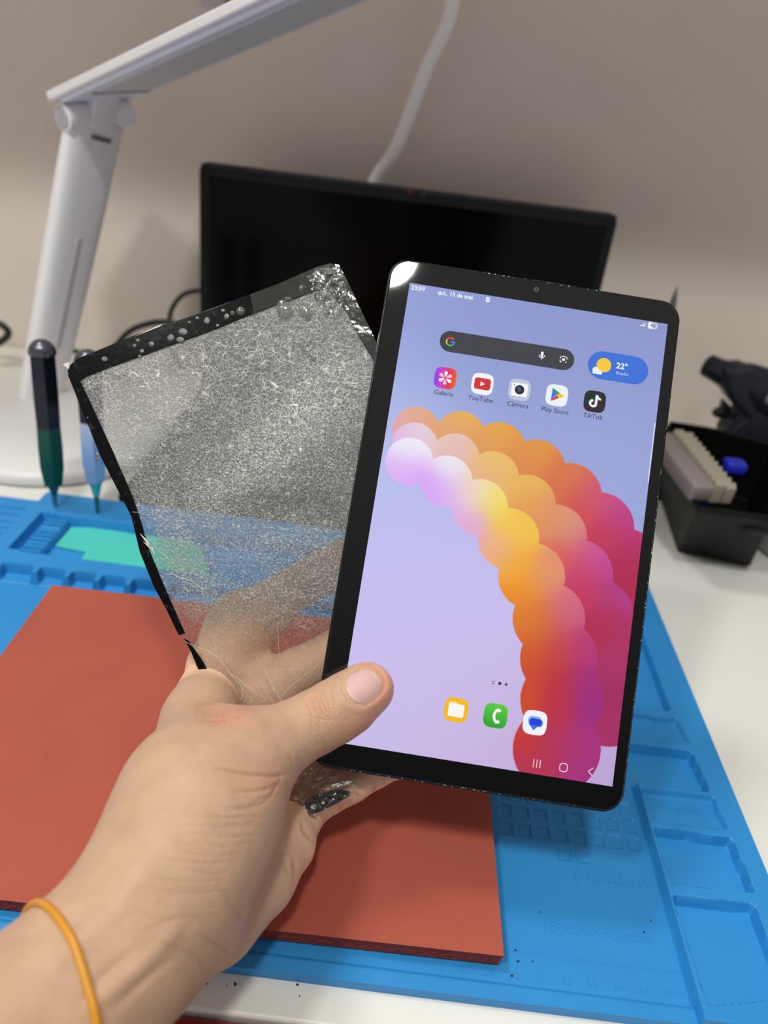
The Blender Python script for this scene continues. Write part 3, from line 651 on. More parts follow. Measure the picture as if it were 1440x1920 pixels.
# cracks and bubbles
glint = mat('crack_glint', (200,196,184), .2, spec=.8, bump=(2000, .0003))
def crackline(px, w=.00028, jit=1.2):
    pts = [np.array(p, float) for p in px]; q_ = []
    for i in range(len(pts)-1):
        n = max(2, int(np.linalg.norm(pts[i+1]-pts[i])/9))
        for k in range(n): q_.append(pts[i]+(pts[i+1]-pts[i])*k/n+np.random.randn(2)*jit*(k > 0))
    q_.append(pts[-1]); W3 = [TP(p[0], p[1], GW+.00055) for p in q_]; n = len(W3)
    rr = w*(.3+.7*np.abs(np.sin(np.linspace(.2, 2.9, n)+np.random.rand()*.6)))*(.6+.8*np.random.rand(n))
    g = G().tube(W3, rr/2, 5); return g.obj('crack', glint, gp, smooth=False)
for px in ([(248,960),(290,965),(330,985),(380,1012)], [(330,1080),(370,1105),(400,1132)], [(262,990),(300,1035),(345,1075),(372,1100)],
           [(347,1202),(380,1216),(406,1230),(430,1262),(455,1290),(461,1338)], [(396,1180),(402,1205),(408,1232)], [(484,1235),(505,1275),(530,1318),(545,1350)],
           [(480,1265),(500,1300),(512,1318)], [(522,1168),(523,1230),(515,1275),(513,1318)], [(607,1235),(590,1252),(560,1275),(540,1292),(513,1330)],
           [(430,1262),(460,1285),(500,1312)], [(300,1070),(360,1090),(420,1140)], [(455,1290),(450,1315),(462,1340)], [(545,1460),(553,1500),(556,1540)], [(560,1440),(556,1480),(562,1516)],
           [(533,1465),(540,1500),(548,1528)], [(610,1440),(585,1470),(570,1500)], [(580,1482),(600,1466),(625,1464)], [(625,1462),(600,1452),(588,1462)], [(566,1455),(575,1492),(572,1503)]):
    crackline(px, .00022 if px[0][0] < 500 else .00017)
clearm = mat('clear_bubble', (235,238,232), .04, spec=.8, trans=1.0, bump=(60, .0001))
bub = mat('trapped_air', (120,122,114), .05, spec=.9, bump=(200, .0004), alpha=.42)
def bubble(px, py, rx, ry, rot=0.0, m=bub, hgt=.35, w=GW+.0006):
    c = uv(px, py, w); k = .303/1400; g = G(); n = 14; V = []; ca, sa = math.cos(rot), math.sin(rot)
    for j in range(5):
        a = j/5*math.pi/2
        for i in range(n):
            t = 2*math.pi*i/n; x, y = rx*k*math.cos(a)*math.cos(t), ry*k*math.cos(a)*math.sin(t)
            V.append(T3(c[0]+x*ca-y*sa, c[1]+x*sa+y*ca, w+min(rx, ry)*k*hgt*math.sin(a)))
    V.append(T3(c[0], c[1], w+min(rx, ry)*k*hgt)); F = [(j*n+i, j*n+(i+1) % n, (j+1)*n+(i+1) % n, (j+1)*n+i) for j in range(4) for i in range(n)]+[(4*n+i, 4*n+(i+1) % n, 5*n) for i in range(n)]
    g.add(V, F); return g.obj('air_bubble', m, gp)
dull = mat('cloudy_spot', (84,84,86), .3, bump=(900, .0003))
for b_ in ((451,583,9,9),(533,580,16,21,.5),(571,582,11,22,.6),(600,557,13,9,.1),(628,524,6,6),(640,537,3.5,3.5),(652,562,5,4.5),(565,540,5,7),(609,518,3,4,.5),(622,541,4,2.5),(540,560,8,4),(522,625,3,7,.6),(572,648,4,6),(610,630,3,6,.4),(400,678,4,7,.5),(434,661,2.5,5,.4),(502,690,3,8,.5),(585,668,3,11,.8),(291,665,4,1.6,.5),(436,587,5,5),(598,540,9,5)): bubble(*b_)
for b_ in ((284,645,5.5,5.5),(266,658,4,4),(252,648,3.5,3.5),(196,673,6,5),(320,633,7,7),(343,622,9,7),(338,637,8,6),(388,601,6,7),(425,593,5,6),(418,582,4,3.5),(408,610,3,3),(258,638,4,3),(370,596,4,3),(164,783,1.8,1.8),(182,856,4,9,.3),(262,668,3.5,3),(355,604,3,2)): bubble(*b_, m=dull, hgt=.12) if len(b_) == 4 else bubble(b_[0], b_[1], b_[2], b_[3], b_[4], dull, .12)
for b_ in ((588,1513,6,5),(606,1505,3,3),(625,1498,2.5,2.5),(600,1459,6,3,.5),(585,1474,4,3),(640,1470,22,3.5,.35),(655,1491,4,2.5),(570,1512,3,5),(590,1528,3,2)): bubble(*(b_ if len(b_) == 5 else b_+(0,)), m=glint, hgt=.4, w=GW+.0014)
# clear film, crumpled where it comes loose at the lower edge
fm = bpy.data.materials.new('clear_film'); fm.use_nodes = True; nt = fm.node_tree; N = nt.nodes; Lk = nt.links
t_ = N.new('ShaderNodeBsdfTransparent'); g_ = N.new('ShaderNodeBsdfGlossy'); g_.inputs['Roughness'].default_value = .08
f_ = N.new('ShaderNodeFresnel'); f_.inputs['IOR'].default_value = 1.6; x_ = N.new('ShaderNodeMixShader')
Lk.new(f_.outputs[0], x_.inputs[0]); Lk.new(t_.outputs[0], x_.inputs[1]); Lk.new(g_.outputs[0], x_.inputs[2]); Lk.new(x_.outputs[0], N['Material Output'].inputs['Surface'])
tc = N.new('ShaderNodeTexCoord'); n_ = N.new('ShaderNodeTexNoise'); n_.inputs['Scale'].default_value = 420; n_.inputs['Distortion'].default_value = 1.2; Lk.new(tc.outputs['Object'], n_.inputs['Vector'])
b_ = N.new('ShaderNodeBump'); b_.inputs['Distance'].default_value = .0005; Lk.new(n_.outputs[0], b_.inputs['Height']); Lk.new(b_.outputs[0], g_.inputs['Normal'])
for outl_, amp in (([(534,1448),(560,1438),(604,1436),(640,1450),(690,1462),(668,1482),(650,1504),(600,1526),(560,1544),(526,1556),(522,1530),(530,1490)], .0013),
                   ([(575,522),(600,505),(634,502),(652,545),(640,585),(608,590),(590,560)], .0004)):  # corner patch added for its sheen, to catch sparkles of the downlight
    fv, ff = bmesh_fill(np.array([uv(x, y, GW) for x, y in outl_]), .0012)
    hh_ = np.abs(np.sin(fv[:, 0]*900+fv[:, 1]*700)+np.sin(fv[:, 0]*-500+fv[:, 1]*1300))*amp*.5+np.random.rand(len(fv))*amp*.35
    build('film_sheen_patch', TO+fv[:, :1]*TU+fv[:, 1:]*TV+TN*(GW+.0010+hh_)[:, None], ff, fm, gp, smooth=False)
# splintered chip at the top-left corner, curled film edge
for a_, b_, c_ in (((117,683),(131,678),(129,692)),((252,631),(300,612),(304,607)),((262,1000),(276,1012),(290,1040)),((268,1015),(286,1026),(291,1040))):
    t_ = [TP(*p, GW+.0009) for p in (a_, b_, c_)]; G().prism(t_, [p-TN*.0004 for p in t_]).obj('glass_splinter', glint, gp, smooth=False)
exec_hand = True

# ------------------------------------------------------------------ the hand and forearm
VOX = .00100
def tb3(x, y, off): return TP(x, y, off)      # point measured at a given offset from the tablet face
IDX = lambda w: w
BZ = GW-.0012                                 # back side of the glass
chains = [
 # (k, [(x, y, z or ('o', offset), r), ...])
 ('arm', .010, [(-190,2190,.170,.0300),(-60,2035,.188,.0270),(90,1900,.205,.0254),(220,1777,.220,.0250),(313,1642,.235,.0246),(365,1522,.252,.0236)]),
 ('arm', .010, [(95,1950,.203,.0225),(212,1822,.222,.0190),(280,1780,.231,.0175),(360,1728,.245,.0172)]),
 ('arm', .018, [(365,1522,.252,.0226),(384,1432,.270,.0192),(376,1352,.290,.0108)]),
 ('arm', .010, [(330,1640,.243,.0240),(392,1520,.255,.0240),(432,1462,.263,.0195)]),
 ('thumb', .010, [(380,1500,.255,.0235),(452,1428,.266,.0168),(505,1398,.272,.0136),(545,1378,.277,.0124),(590,1355,('o',.0116),.0121),(625,1335,('o',.0112),.0119),(655,1317,('o',.0106),.0117),(684,1296,('o',.0096),.0107),(692,1291,('o',.0092),.0096)]),
 ('arm', .018, [(370,1370,.288,.0100),(388,1302,.311,.0112),(408,1250,('o',BZ-.0170),.0128),(452,1172,('o',BZ-.0200),.0118)]),
 ('finger', .0035, [(452,1172,('o',BZ-.0200),.0120),(480,1160,('o',BZ-.0190),.0106),(545,1108,('o',BZ-.0160),.0098),(610,1070,('o',BZ-.0130),.0094)]),
 ('finger', .0035, [(610,1070,('o',BZ-.0130),.0094),(680,1030,('o',BZ-.0110),.0088),(740,1005,('o',BZ-.0100),.0080)]),
 ('palm', .010, [(300,1640,.262,.018),(400,1440,('o',BZ-.0230),.0165),(470,1330,('o',BZ-.0200),.0145),(500,1300,('o',BZ-.0180),.0130)]),
 ('finger', .0035, [(500,1300,('o',BZ-.0180),.0118),(560,1258,('o',BZ-.0150),.0102),(625,1225,('o',BZ-.0130),.0097),(700,1190,('o',BZ-.0110),.0090),(790,1160,('o',BZ-.0100),.0084)]),
 ('palm', .010, [(320,1680,.258,.019),(440,1510,('o',BZ-.0220),.0170),(510,1410,('o',BZ-.0190),.0140)]),
 ('finger', .0035, [(510,1410,('o',BZ-.0180),.0122),(580,1385,('o',BZ-.0135),.0102),(660,1350,('o',BZ-.0125),.0097),(760,1310,('o',BZ-.0110),.0088),(830,1290,('o',BZ-.0100),.0080)]),
 ('palm', .010, [(262,1790,.238,.0175),(388,1712,.262,.0186),(464,1634,.280,.0186),(522,1576,.297,.0152),(545,1535,.305,.0120)]),
 ('palm', .008, [(440,1630,.286,.0170),(500,1500,('o',BZ-.0200),.0160),(545,1450,('o',BZ-.0150),.0120)]),
 ('finger', .0040, [(540,1543,.306,.0118),(570,1508,('o',BZ-.0120),.0104),(612,1482,('o',BZ-.0120),.0098),(655,1458,('o',BZ-.0120),.0096)]),
 ('finger', .0030, [(655,1458,('o',BZ-.0120),.0096),(700,1436,('o',BZ-.0120),.0095),(750,1416,('o',BZ-.0118),.0088)]),
 ('finger', .0030, [(750,1416,('o',BZ-.0118),.0088),(800,1398,('o',BZ-.0115),.0082),(840,1385,('o',BZ-.0112),.0074)]),
]
def pos(x, y, z): return TP(x, y, z[1]) if isinstance(z, tuple) else Z(x, y, z)
prims = []
for kind, k, ch in chains:
    pr = [(pos(x, y, z), r) for x, y, z, r in ch]
    for i in range(len(pr)-1): prims.append((k, pr[i][0], pr[i+1][0], pr[i][1], pr[i+1][1]))
lo3 = np.min([np.minimum(a-ra, b-rb) for k, a, b, ra, rb in prims], axis=0)-.006
hi3 = np.max([np.maximum(a+ra, b+rb) for k, a, b, ra, rb in prims], axis=0)+.006
dim = np.ceil((hi3-lo3)/VOX).astype(int)
ax_ = [lo3[i]+np.arange(dim[i])*VOX for i in range(3)]
SDA = np.full(tuple(dim), .014, dtype=np.float32); SDB = SDA.copy()
def smin(cur, d, k):
    h = np.maximum(k-np.abs(cur-d), 0)/k; return np.minimum(cur, d)-h*h*k*.25
for kind, k, ch in chains:
    pr = [(pos(x, y, z), r) for x, y, z, r in ch]
    mlo = np.min([p-r for p, r in pr], axis=0)-.014; mhi = np.max([p+r for p, r in pr], axis=0)+.014
    i0 = np.clip(((mlo-lo3)/VOX).astype(int), 0, dim-1); i1 = np.clip(((mhi-lo3)/VOX).astype(int)+1, 1, dim)
    gx_ = ax_[0][i0[0]:i1[0]].astype(np.float32)[:, None, None]; gy_ = ax_[1][i0[1]:i1[1]].astype(np.float32)[None, :, None]; gz_ = ax_[2][i0[2]:i1[2]].astype(np.float32)[None, None, :]
    dc = None
    for i in range(len(pr)-1):
        (a, ra), (b, rb) = pr[i], pr[i+1]
        X = gx_-np.float32(a[0]); Y = gy_-np.float32(a[1]); Q = gz_-np.float32(a[2]); e = (b-a).astype(np.float32); L2 = e@e
        t = np.clip((X*e[0]+Y*e[1]+Q*e[2])/L2, 0, 1); ts = t*t*(3-2*t)*.5+t*.5
        d = np.sqrt((X-e[0]*t)**2+(Y-e[1]*t)**2+(Q-e[2]*t)**2)-(ra+(rb-ra)*ts)
        dc = d if dc is None else smin(dc, d, .0012)
    SD = SDB if kind in ('palm', 'finger') else SDA
    sl = tuple(slice(i0[i], i1[i]) for i in range(3)); SD[sl] = smin(SD[sl], dc, k)
# thumb side and finger side meet in a sharp fold near the thumb and flow together at the wrist and the web
fold_a, fold_b = Z(520, 1470, .268), Z(410, 1690, .255)
kk_ = np.empty(tuple(dim), dtype=np.float32)
e = fold_b-fold_a; L2 = e@e
X = ax_[0][:, None, None]-fold_a[0]; Y = ax_[1][None, :, None]-fold_a[1]; Q = ax_[2][None, None, :]-fold_a[2]
t = np.clip((X*e[0]+Y*e[1]+Q*e[2])/L2, 0, 1); dd = np.sqrt((X-e[0]*t)**2+(Y-e[1]*t)**2+(Q-e[2]*t)**2)
kk_[:] = .0015+.0105*ss(.016, .042, dd)
SD = smin(SDA, SDB, kk_).astype(np.float32); del SDA, SDB, kk_, dd, t
import openvdb as vdb
grid = vdb.FloatGrid(.012); grid.copyFromArray(SD, tolerance=0.0)
pts, quads = grid.convertToQuads(isovalue=0.0)[:2] if not isinstance(grid.convertToQuads(isovalue=0.0), tuple) else grid.convertToQuads(isovalue=0.0)
HV = pts*VOX+lo3; HF = np.asarray(quads)
del SD
tmp = bpy.data.meshes.new('hand_tmp'); tmp.from_pydata(HV.tolist(), [], HF.tolist()); tmp.update()
# outward normals
nn = np.empty(len(tmp.vertices)*3); tmp.vertices.foreach_get('normal', nn); nn = nn.reshape(-1, 3)
cen_ = HV.mean(axis=0)
vol = sum(np.dot(HV[f[0]], np.cross(HV[f[1]], HV[f[2]])) for f in HF[::97])
to = bpy.data.objects.new('hand_tmp', tmp); COL.objects.link(to)
sm = to.modifiers.new('s', 'SMOOTH'); sm.factor = .5; sm.iterations = 3
su = to.modifiers.new('ss', 'SUBSURF'); su.levels = 1; su.render_levels = 1
dg = bpy.context.evaluated_depsgraph_get(); fine = bpy.data.meshes.new_from_object(to.evaluated_get(dg))
bpy.data.objects.remove(to)
bm = bmesh.new(); bm.from_mesh(fine); bmesh.ops.recalc_face_normals(bm, faces=bm.faces)
if bm.calc_volume(signed=True) < 0: bmesh.ops.reverse_faces(bm, faces=bm.faces)
bm.to_mesh(fine); bm.free(); fine.update()
nv = len(fine.vertices); co = np.empty(nv*3); fine.vertices.foreach_get('co', co); co = co.reshape(-1, 3)
no = np.empty(nv*3); fine.vertices.foreach_get('normal', no); no = no.reshape(-1, 3)
hx, hy, hz = project(co)
facing = (np.einsum('ij,ij->i', no, CAM-co)/np.linalg.norm(CAM-co, axis=1))
fmask = ss(.0, .3, facing)
disp = np.zeros(nv); crm = np.zeros(nv)
def pdist(px, zlim=None):
    p = np.array(px, float); d = np.full(nv, 1e9)
    for i in range(len(p)-1):
        e = p[i+1]-p[i]; t = np.clip(((hx-p[i][0])*e[0]+(hy-p[i][1])*e[1])/(e@e+1e-9), 0, 1)
        d = np.minimum(d, np.hypot(hx-p[i][0]-e[0]*t, hy-p[i][1]-e[1]*t))
    return d
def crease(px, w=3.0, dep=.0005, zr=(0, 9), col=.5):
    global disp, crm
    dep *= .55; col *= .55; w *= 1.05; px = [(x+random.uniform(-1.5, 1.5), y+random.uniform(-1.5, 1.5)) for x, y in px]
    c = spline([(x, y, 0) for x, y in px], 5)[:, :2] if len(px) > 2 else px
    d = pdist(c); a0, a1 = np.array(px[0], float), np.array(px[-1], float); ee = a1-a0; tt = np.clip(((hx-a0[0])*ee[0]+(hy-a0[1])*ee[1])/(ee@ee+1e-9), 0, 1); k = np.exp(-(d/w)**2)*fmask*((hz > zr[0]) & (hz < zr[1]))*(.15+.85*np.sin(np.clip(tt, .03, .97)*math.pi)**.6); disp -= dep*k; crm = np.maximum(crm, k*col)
def ridge(px, w, dep, zr=(0, 9)):
    global disp
    d = pdist(px); disp += dep*np.exp(-(d/w)**2)*fmask*((hz > zr[0]) & (hz < zr[1]))
FRONT = (0, .292)
# thumb base and thenar creases
crease([(536,1452),(515,1455),(490,1454),(460,1450),(425,1444),(405,1440)], 3.2, .0011, FRONT, .8)
crease([(525,1470),(500,1478),(470,1484),(440,1486)], 3, .0006, FRONT)
crease([(520,1490),(490,1508),(455,1515),(420,1516)], 3, .0005, FRONT)
crease([(528,1458),(519,1476),(505,1492),(480,1500)], 3, .0005, FRONT)
for k in range(9):
    y = 1530+k*17; x1 = 500-k*9+random.uniform(-10, 10); x0 = x1-random.uniform(70, 190)
    crease([(x1, y), ((x0+x1)/2, y+random.uniform(-2, 9)), (x0, y-random.uniform(0, 14))], 2.2, .00028, FRONT, .3)
for k in range(16):
    x = random.uniform(250, 470); y = random.uniform(1500, 1720); a_ = random.uniform(-.25, .25); l = random.uniform(30, 70)
    crease([(x, y), (x+l*.5*math.cos(a_), y+l*.5*math.sin(a_)+2), (x+l*math.cos(a_), y+l*math.sin(a_))], 1.8, .00018, FRONT, .2)
crease([(290,1762),(330,1780),(370,1800),(390,1850)], 3, .0004, FRONT, .35)
crease([(250,1700),(300,1722),(350,1722)], 2.6, .0003, FRONT, .3)
crease([(270,1745),(330,1722),(378,1722)], 2.6, .0003, FRONT, .3)
ridge([(180,1880),(240,1830),(290,1785),(325,1750)], 16, .0007, FRONT); ridge([(110,1800),(200,1720),(260,1640)], 26, .0008, FRONT)
crease([(215,1890),(270,1838),(320,1800)], 9, .0008, FRONT, .15); crease([(150,1880),(200,1825),(250,1780)], 9, .0006, FRONT, .1)
# hollow between thumb and index finger
crease([(365,1322),(400,1330),(440,1338)], 22, .0030, (0, .31), .35); crease([(375,1345),(410,1345),(450,1343)], 4, .0006, (0, .31), .6)
for k in range(5): crease([(378+k*13, 1320+k*2),(384+k*12, 1338),(380+k*14, 1356)], 1.8, .0003, (0, .31), .4)
# thumb knuckle
for k, (x, y) in enumerate(((578,1318),(586,1312),(594,1308),(603,1304),(611,1301),(622,1300))):
    crease([(x-4+random.uniform(-3, 3), y-4),(x+3, y+14),(x+8+random.uniform(-3, 3), y+34),(x+6, y+52)], 1.9, .00032, FRONT, .5)
for a_, b_ in (((580,1325),(610,1332)),((588,1345),(620,1350)),((584,1312),(604,1316)),((598,1328),(612,1345))): crease([a_, ((a_[0]+b_[0])/2, (a_[1]+b_[1])/2+3), b_], 1.7, .00025, FRONT, .4)
for k in range(6): crease([(634+k*5, 1316+k*4),(640+k*4, 1334+k*3),(640+k*4, 1352+k)], 1.6, .00014, FRONT, .22)
crease([(611,1412),(609,1396),(604,1380)], 2.4, .0004, FRONT, .4); crease([(551,1438),(548,1424),(540,1412)], 3, .0005, FRONT, .4)
# thumb nail bed: groove round the nail, flat under it
nail_c = np.array((682.5, 1284.)); na = math.radians(-40)
def nail_xy(x, y):
    dx, dy = x-nail_c[0], y-nail_c[1]; return (dx*math.cos(na)+dy*math.sin(na)), (-dx*math.sin(na)+dy*math.cos(na))
def nail_r(x, y):
    a_, b_ = nail_xy(x, y); return ((np.abs(a_)/38)**2.5+(np.abs(b_)/33)**2.5)**(1/2.5)
nr = nail_r(hx, hy); zf = (hz < .2925)&(hz > .26)
disp -= .00045*np.exp(-((nr-1.05)/.07)**2)*fmask*zf; disp += .00015*np.exp(-((nr-1.3)/.14)**2)*fmask*zf; disp -= .0003*(nr < 1)*fmask*zf
# index finger (seen through the glass) and little finger folds
BK = (.296, 9)
crease([(532,1160),(518,1165),(508,1172),(500,1190)], 6, .0016, BK, .8); crease([(470,1120),(474,1150),(480,1180)], 4, .0004, BK, .4); crease([(485,1105),(490,1135)], 3.5, .0003, BK, .3)
crease([(590,1085),(600,1110),(598,1125)], 4, .0005, BK, .5)
crease([(532,1595),(548,1606),(553,1640),(547,1662)], 4, .0010, (.25, 9), .5); crease([(566,1536),(572,1560),(589,1580)], 4.5, .0014, (.25, 9), .8)
crease([(636,1505),(640,1520),(640,1535)], 4, .0012, (.27, 9), .7); crease([(612,1530),(607,1545),(604,1556)], 3.5, .0007, (.27, 9), .5)
crease([(698,1462),(703,1480),(706,1500)], 4, .0008, (.27, 9), .6); crease([(720,1456),(722,1474)], 3, .0005, (.27, 9), .4)
crease([(505,1575),(530,1610),(545,1650)], 4, .0007, (.255, 9), .4); crease([(430,1790),(400,1770),(378,1750)], 3, .0005, (0, .29), .35)
crease([(470,1740),(440,1705),(425,1680)], 6, .0006, (.22, 9), .2)
from mathutils import noise as mnoise
lf = np.array([mnoise.noise(Vector(c)*55) for c in co]) if nv < 900000 else np.zeros(nv)
disp += .0006*lf
co2 = co+no*disp[:, None]
fine.vertices.foreach_set('co', co2.ravel()); fine.update()
pn = thing('person', 'bare left hand and forearm coming in from the lower left, thumb on the tablet', 'person', Z(215, 1775, .22))
off = origin_of(pn); fine.transform(Matrix.Translation(-Vector(off.tolist())))
fine.polygons.foreach_set('use_smooth', [True]*len(fine.polygons))
skin = bpy.data.materials.new('skin'); skin.use_nodes = True; nt = skin.node_tree; N = nt.nodes; Lk = nt.links; bb = N['Principled BSDF']
at = N.new('ShaderNodeVertexColor'); at.layer_name = 'col'; tc = N.new('ShaderNodeTexCoord')
n1 = N.new('ShaderNodeTexNoise'); n1.inputs['Scale'].default_value = 120; n1.inputs['Detail'].default_value = 5; Lk.new(tc.outputs['Object'], n1.inputs['Vector'])
mr = N.new('ShaderNodeMapRange'); mr.inputs['From Min'].default_value = .3; mr.inputs['From Max'].default_value = .7; mr.inputs['To Min'].default_value = .93; mr.inputs['To Max'].default_value = 1.06; Lk.new(n1.outputs[0], mr.inputs['Value'])
vm = N.new('ShaderNodeVectorMath'); vm.operation = 'SCALE'; Lk.new(at.outputs['Color'], vm.inputs[0]); Lk.new(mr.outputs[0], vm.inputs['Scale']); Lk.new(vm.outputs[0], bb.inputs['Base Color'])
bb.inputs['Roughness'].default_value = .5; bb.inputs['Specular IOR Level'].default_value = .35
bb.inputs['Subsurface Weight'].default_value = .25; bb.inputs['Subsurface Scale'].default_value = .004; bb.inputs['Subsurface Radius'].default_value = (1, .35, .2)
vo = N.new('ShaderNodeTexVoronoi'); vo.inputs['Scale'].default_value = 1500; Lk.new(tc.outputs['Object'], vo.inputs['Vector'])
n2 = N.new('ShaderNodeTexNoise'); n2.inputs['Scale'].default_value = 480; n2.inputs['Detail'].default_value = 4; Lk.new(tc.outputs['Object'], n2.inputs['Vector'])
mp = N.new('ShaderNodeMapping'); mp.inputs['Scale'].default_value = (70, 420, 420); mp.inputs['Rotation'].default_value = (0, .25, .1); Lk.new(tc.outputs['Object'], mp.inputs['Vector'])
n3 = N.new('ShaderNodeTexNoise'); n3.inputs['Scale'].default_value = 1.0; n3.inputs['Detail'].default_value = 3; n3.inputs['Distortion'].default_value = .6; Lk.new(mp.outputs[0], n3.inputs['Vector'])
m3_ = N.new('ShaderNodeMath'); m3_.operation = 'MULTIPLY'; Lk.new(n3.outputs[0], m3_.inputs[0]); Lk.new(at.outputs['Alpha'], m3_.inputs[1])
ad0 = N.new('ShaderNodeMath'); Lk.new(vo.outputs[0], ad0.inputs[0]); Lk.new(n2.outputs[0], ad0.inputs[1])
ad = N.new('ShaderNodeMath'); Lk.new(ad0.outputs[0], ad.inputs[0]); Lk.new(m3_.outputs[0], ad.inputs[1])
bp = N.new('ShaderNodeBump'); bp.inputs['Distance'].default_value = .00018; bp.inputs['Strength'].default_value = .6; Lk.new(ad.outputs[0], bp.inputs['Height']); Lk.new(bp.outputs[0], bb.inputs['Normal'])
fine.materials.clear(); fine.materials.append(skin)
hand = bpy.data.objects.new('hand_and_forearm', fine); COL.objects.link(hand); hand.parent = pn
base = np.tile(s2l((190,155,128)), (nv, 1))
def tint(mask, rgb, k):
    global base
    w = (mask*k)[:, None]; base = base*(1-w)+s2l(rgb)*w
g2 = lambda x, y, sx, sy: np.exp(-(((hx-x)/sx)**2+((hy-y)/sy)**2))
tint(ss(.258, .29, hz)*np.maximum(ss(1420, 1500, hy), ss(.298, .31, hz)), (240,194,164), .85)          # palm side pinker; colour lightened to make up for the pane's shade
tint(g2(712, 1290, 40, 60), (222,150,126), .7); tint(g2(690, 1365, 70, 26), (206,138,112), .45)
tint(g2(600, 1328, 26, 26), (196,136,104), .45); tint(g2(425, 1340, 50, 26), (206,132,114), .5)
tint(g2(505, 1470, 50, 30), (212,150,118), .4)
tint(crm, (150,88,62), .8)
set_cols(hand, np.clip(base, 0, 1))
wr = np.clip(.5+2.0*np.exp(-(((hx-420)/110)**2+((hy-1600)/130)**2))+1.0*np.exp(-(((hx-250)/130)**2+((hy-1740)/120)**2)), 0, 4)
wr *= (facing > 0); ca_ = fine.color_attributes['col']; arr = np.empty(nv*4, dtype=np.float32); ca_.data.foreach_get('color', arr); arr = arr.reshape(-1, 4); arr[:, 3] = wr; ca_.data.foreach_set('color', arr.ravel())
# thumb nail, laid on the finger surface
bvh = BVHTree.FromPolygons([Vector(c) for c in co2], [tuple(p.vertices) for p in fine.polygons])
from collections import namedtuple
Hit = namedtuple('Hit', 'location normal index distance')
def hit(x, y):
    d = ray(x, y); return Hit(*bvh.ray_cast(Vector(CAM), Vector(d).normalized()))
NV = []; NF = []; nr_, na_ = 9, 40; cols = []
for j in range(nr_+1):
    for i in range(na_):
        t = 2*math.pi*i/na_; R_ = (abs(math.cos(t))**2.5+abs(math.sin(t))**2.5)**(-1/2.5)*j/nr_
        a_, b_ = 40*R_*math.cos(t), 35*R_*math.sin(t)
        x = nail_c[0]+a_*math.cos(na)-b_*math.sin(na); y = nail_c[1]+a_*math.sin(na)+b_*math.cos(na)
        NV.append((x, y, j/nr_)); 
        tipk = ss(20, 34, a_); c_ = s2l((206,166,162))*(1-tipk)+s2l((208,192,168))*tipk
        lun = ss(26, 36, -a_)*.5; cols.append(c_*(1-lun)+s2l((236,208,200))*lun)
W3 = []
pc = hit(*nail_c).location; dn = Vector(ray(*nail_c)).normalized()
for x, y, e in NV:
    h_ = hit(x, y); l = h_.location if h_.location is not None else pc
    up = h_.normal if h_.normal is not None else -dn
    if up.dot(Vector(ray(x, y))) > 0: up = -up
    W3.append(np.array(l)+np.array(up)*(.00075*(1-e**6)-.00015))
W3 = np.array(W3)
for it in range(6):                                  # relax the interior so it is smooth
    A = W3.reshape(nr_+1, na_, 3); B = A.copy(); B[1:-1] = (A[:-2]+A[2:]+np.roll(A, 1, 1)[1:-1]+np.roll(A, -1, 1)[1:-1])/4; B[0] = A[1].mean(axis=0); W3 = B.reshape(-1, 3)
NF = [(j*na_+i, j*na_+(i+1) % na_, (j+1)*na_+(i+1) % na_, (j+1)*na_+i) for j in range(nr_) for i in range(na_)]
nm = bpy.data.materials.new('fingernail'); nm.use_nodes = True; nb2 = nm.node_tree.nodes['Principled BSDF']; nb2.inputs['Roughness'].default_value = .5; nb2.inputs['Specular IOR Level'].default_value = .3
ta = nm.node_tree.nodes.new('ShaderNodeVertexColor'); ta.layer_name = 'col'; nm.node_tree.links.new(ta.outputs['Color'], nb2.inputs['Base Color'])
nail = build('thumb_nail', W3, NF, nm, pn); set_cols(nail, np.array(cols)); nail['label'] = 'short pinkish thumb nail'
# yellow rubber band round the wrist
arcpx = [(72,1662),(92,1692),(112,1735),(134,1790),(158,1846),(190,1915)]
S3 = []
for x, y in arcpx:
    h_ = hit(x, y)
    if h_.location is not None: S3.append(np.array(h_.location))
ctr = Z(100, 1875, .207)
A_ = np.array(S3); c0 = ctr; U_, S_, Vt = np.linalg.svd(A_-c0); nrm = Vt[2]
e_1 = A_[0]-c0; e_1 -= nrm*(e_1@nrm); e_1 /= np.linalg.norm(e_1); e_2 = np.cross(nrm, e_1); BP = []
for k in range(96):
    t = 2*math.pi*k/96; d = e_1*math.cos(t)+e_2*math.sin(t); h_ = Hit(*bvh.ray_cast(Vector(c0+d*.09), Vector(-d)))
    BP.append(np.array(h_.location)+d*.0006 if h_.location is not None else c0+d*.03)
BP = np.array(BP)
for it in range(3): BP = (np.roll(BP, 1, 0)+BP*2+np.roll(BP, -1, 0))/4
BPc = np.vstack([BP, BP[:2]])
tag(G().tube(BPc, .00125, 10, cap=False).obj('rubber_band', mat('amber_rubber', (206,140,36), .42, spec=.5, bump=(300, .0002))), 'amber yellow rubber band worn round the wrist', 'rubber band')

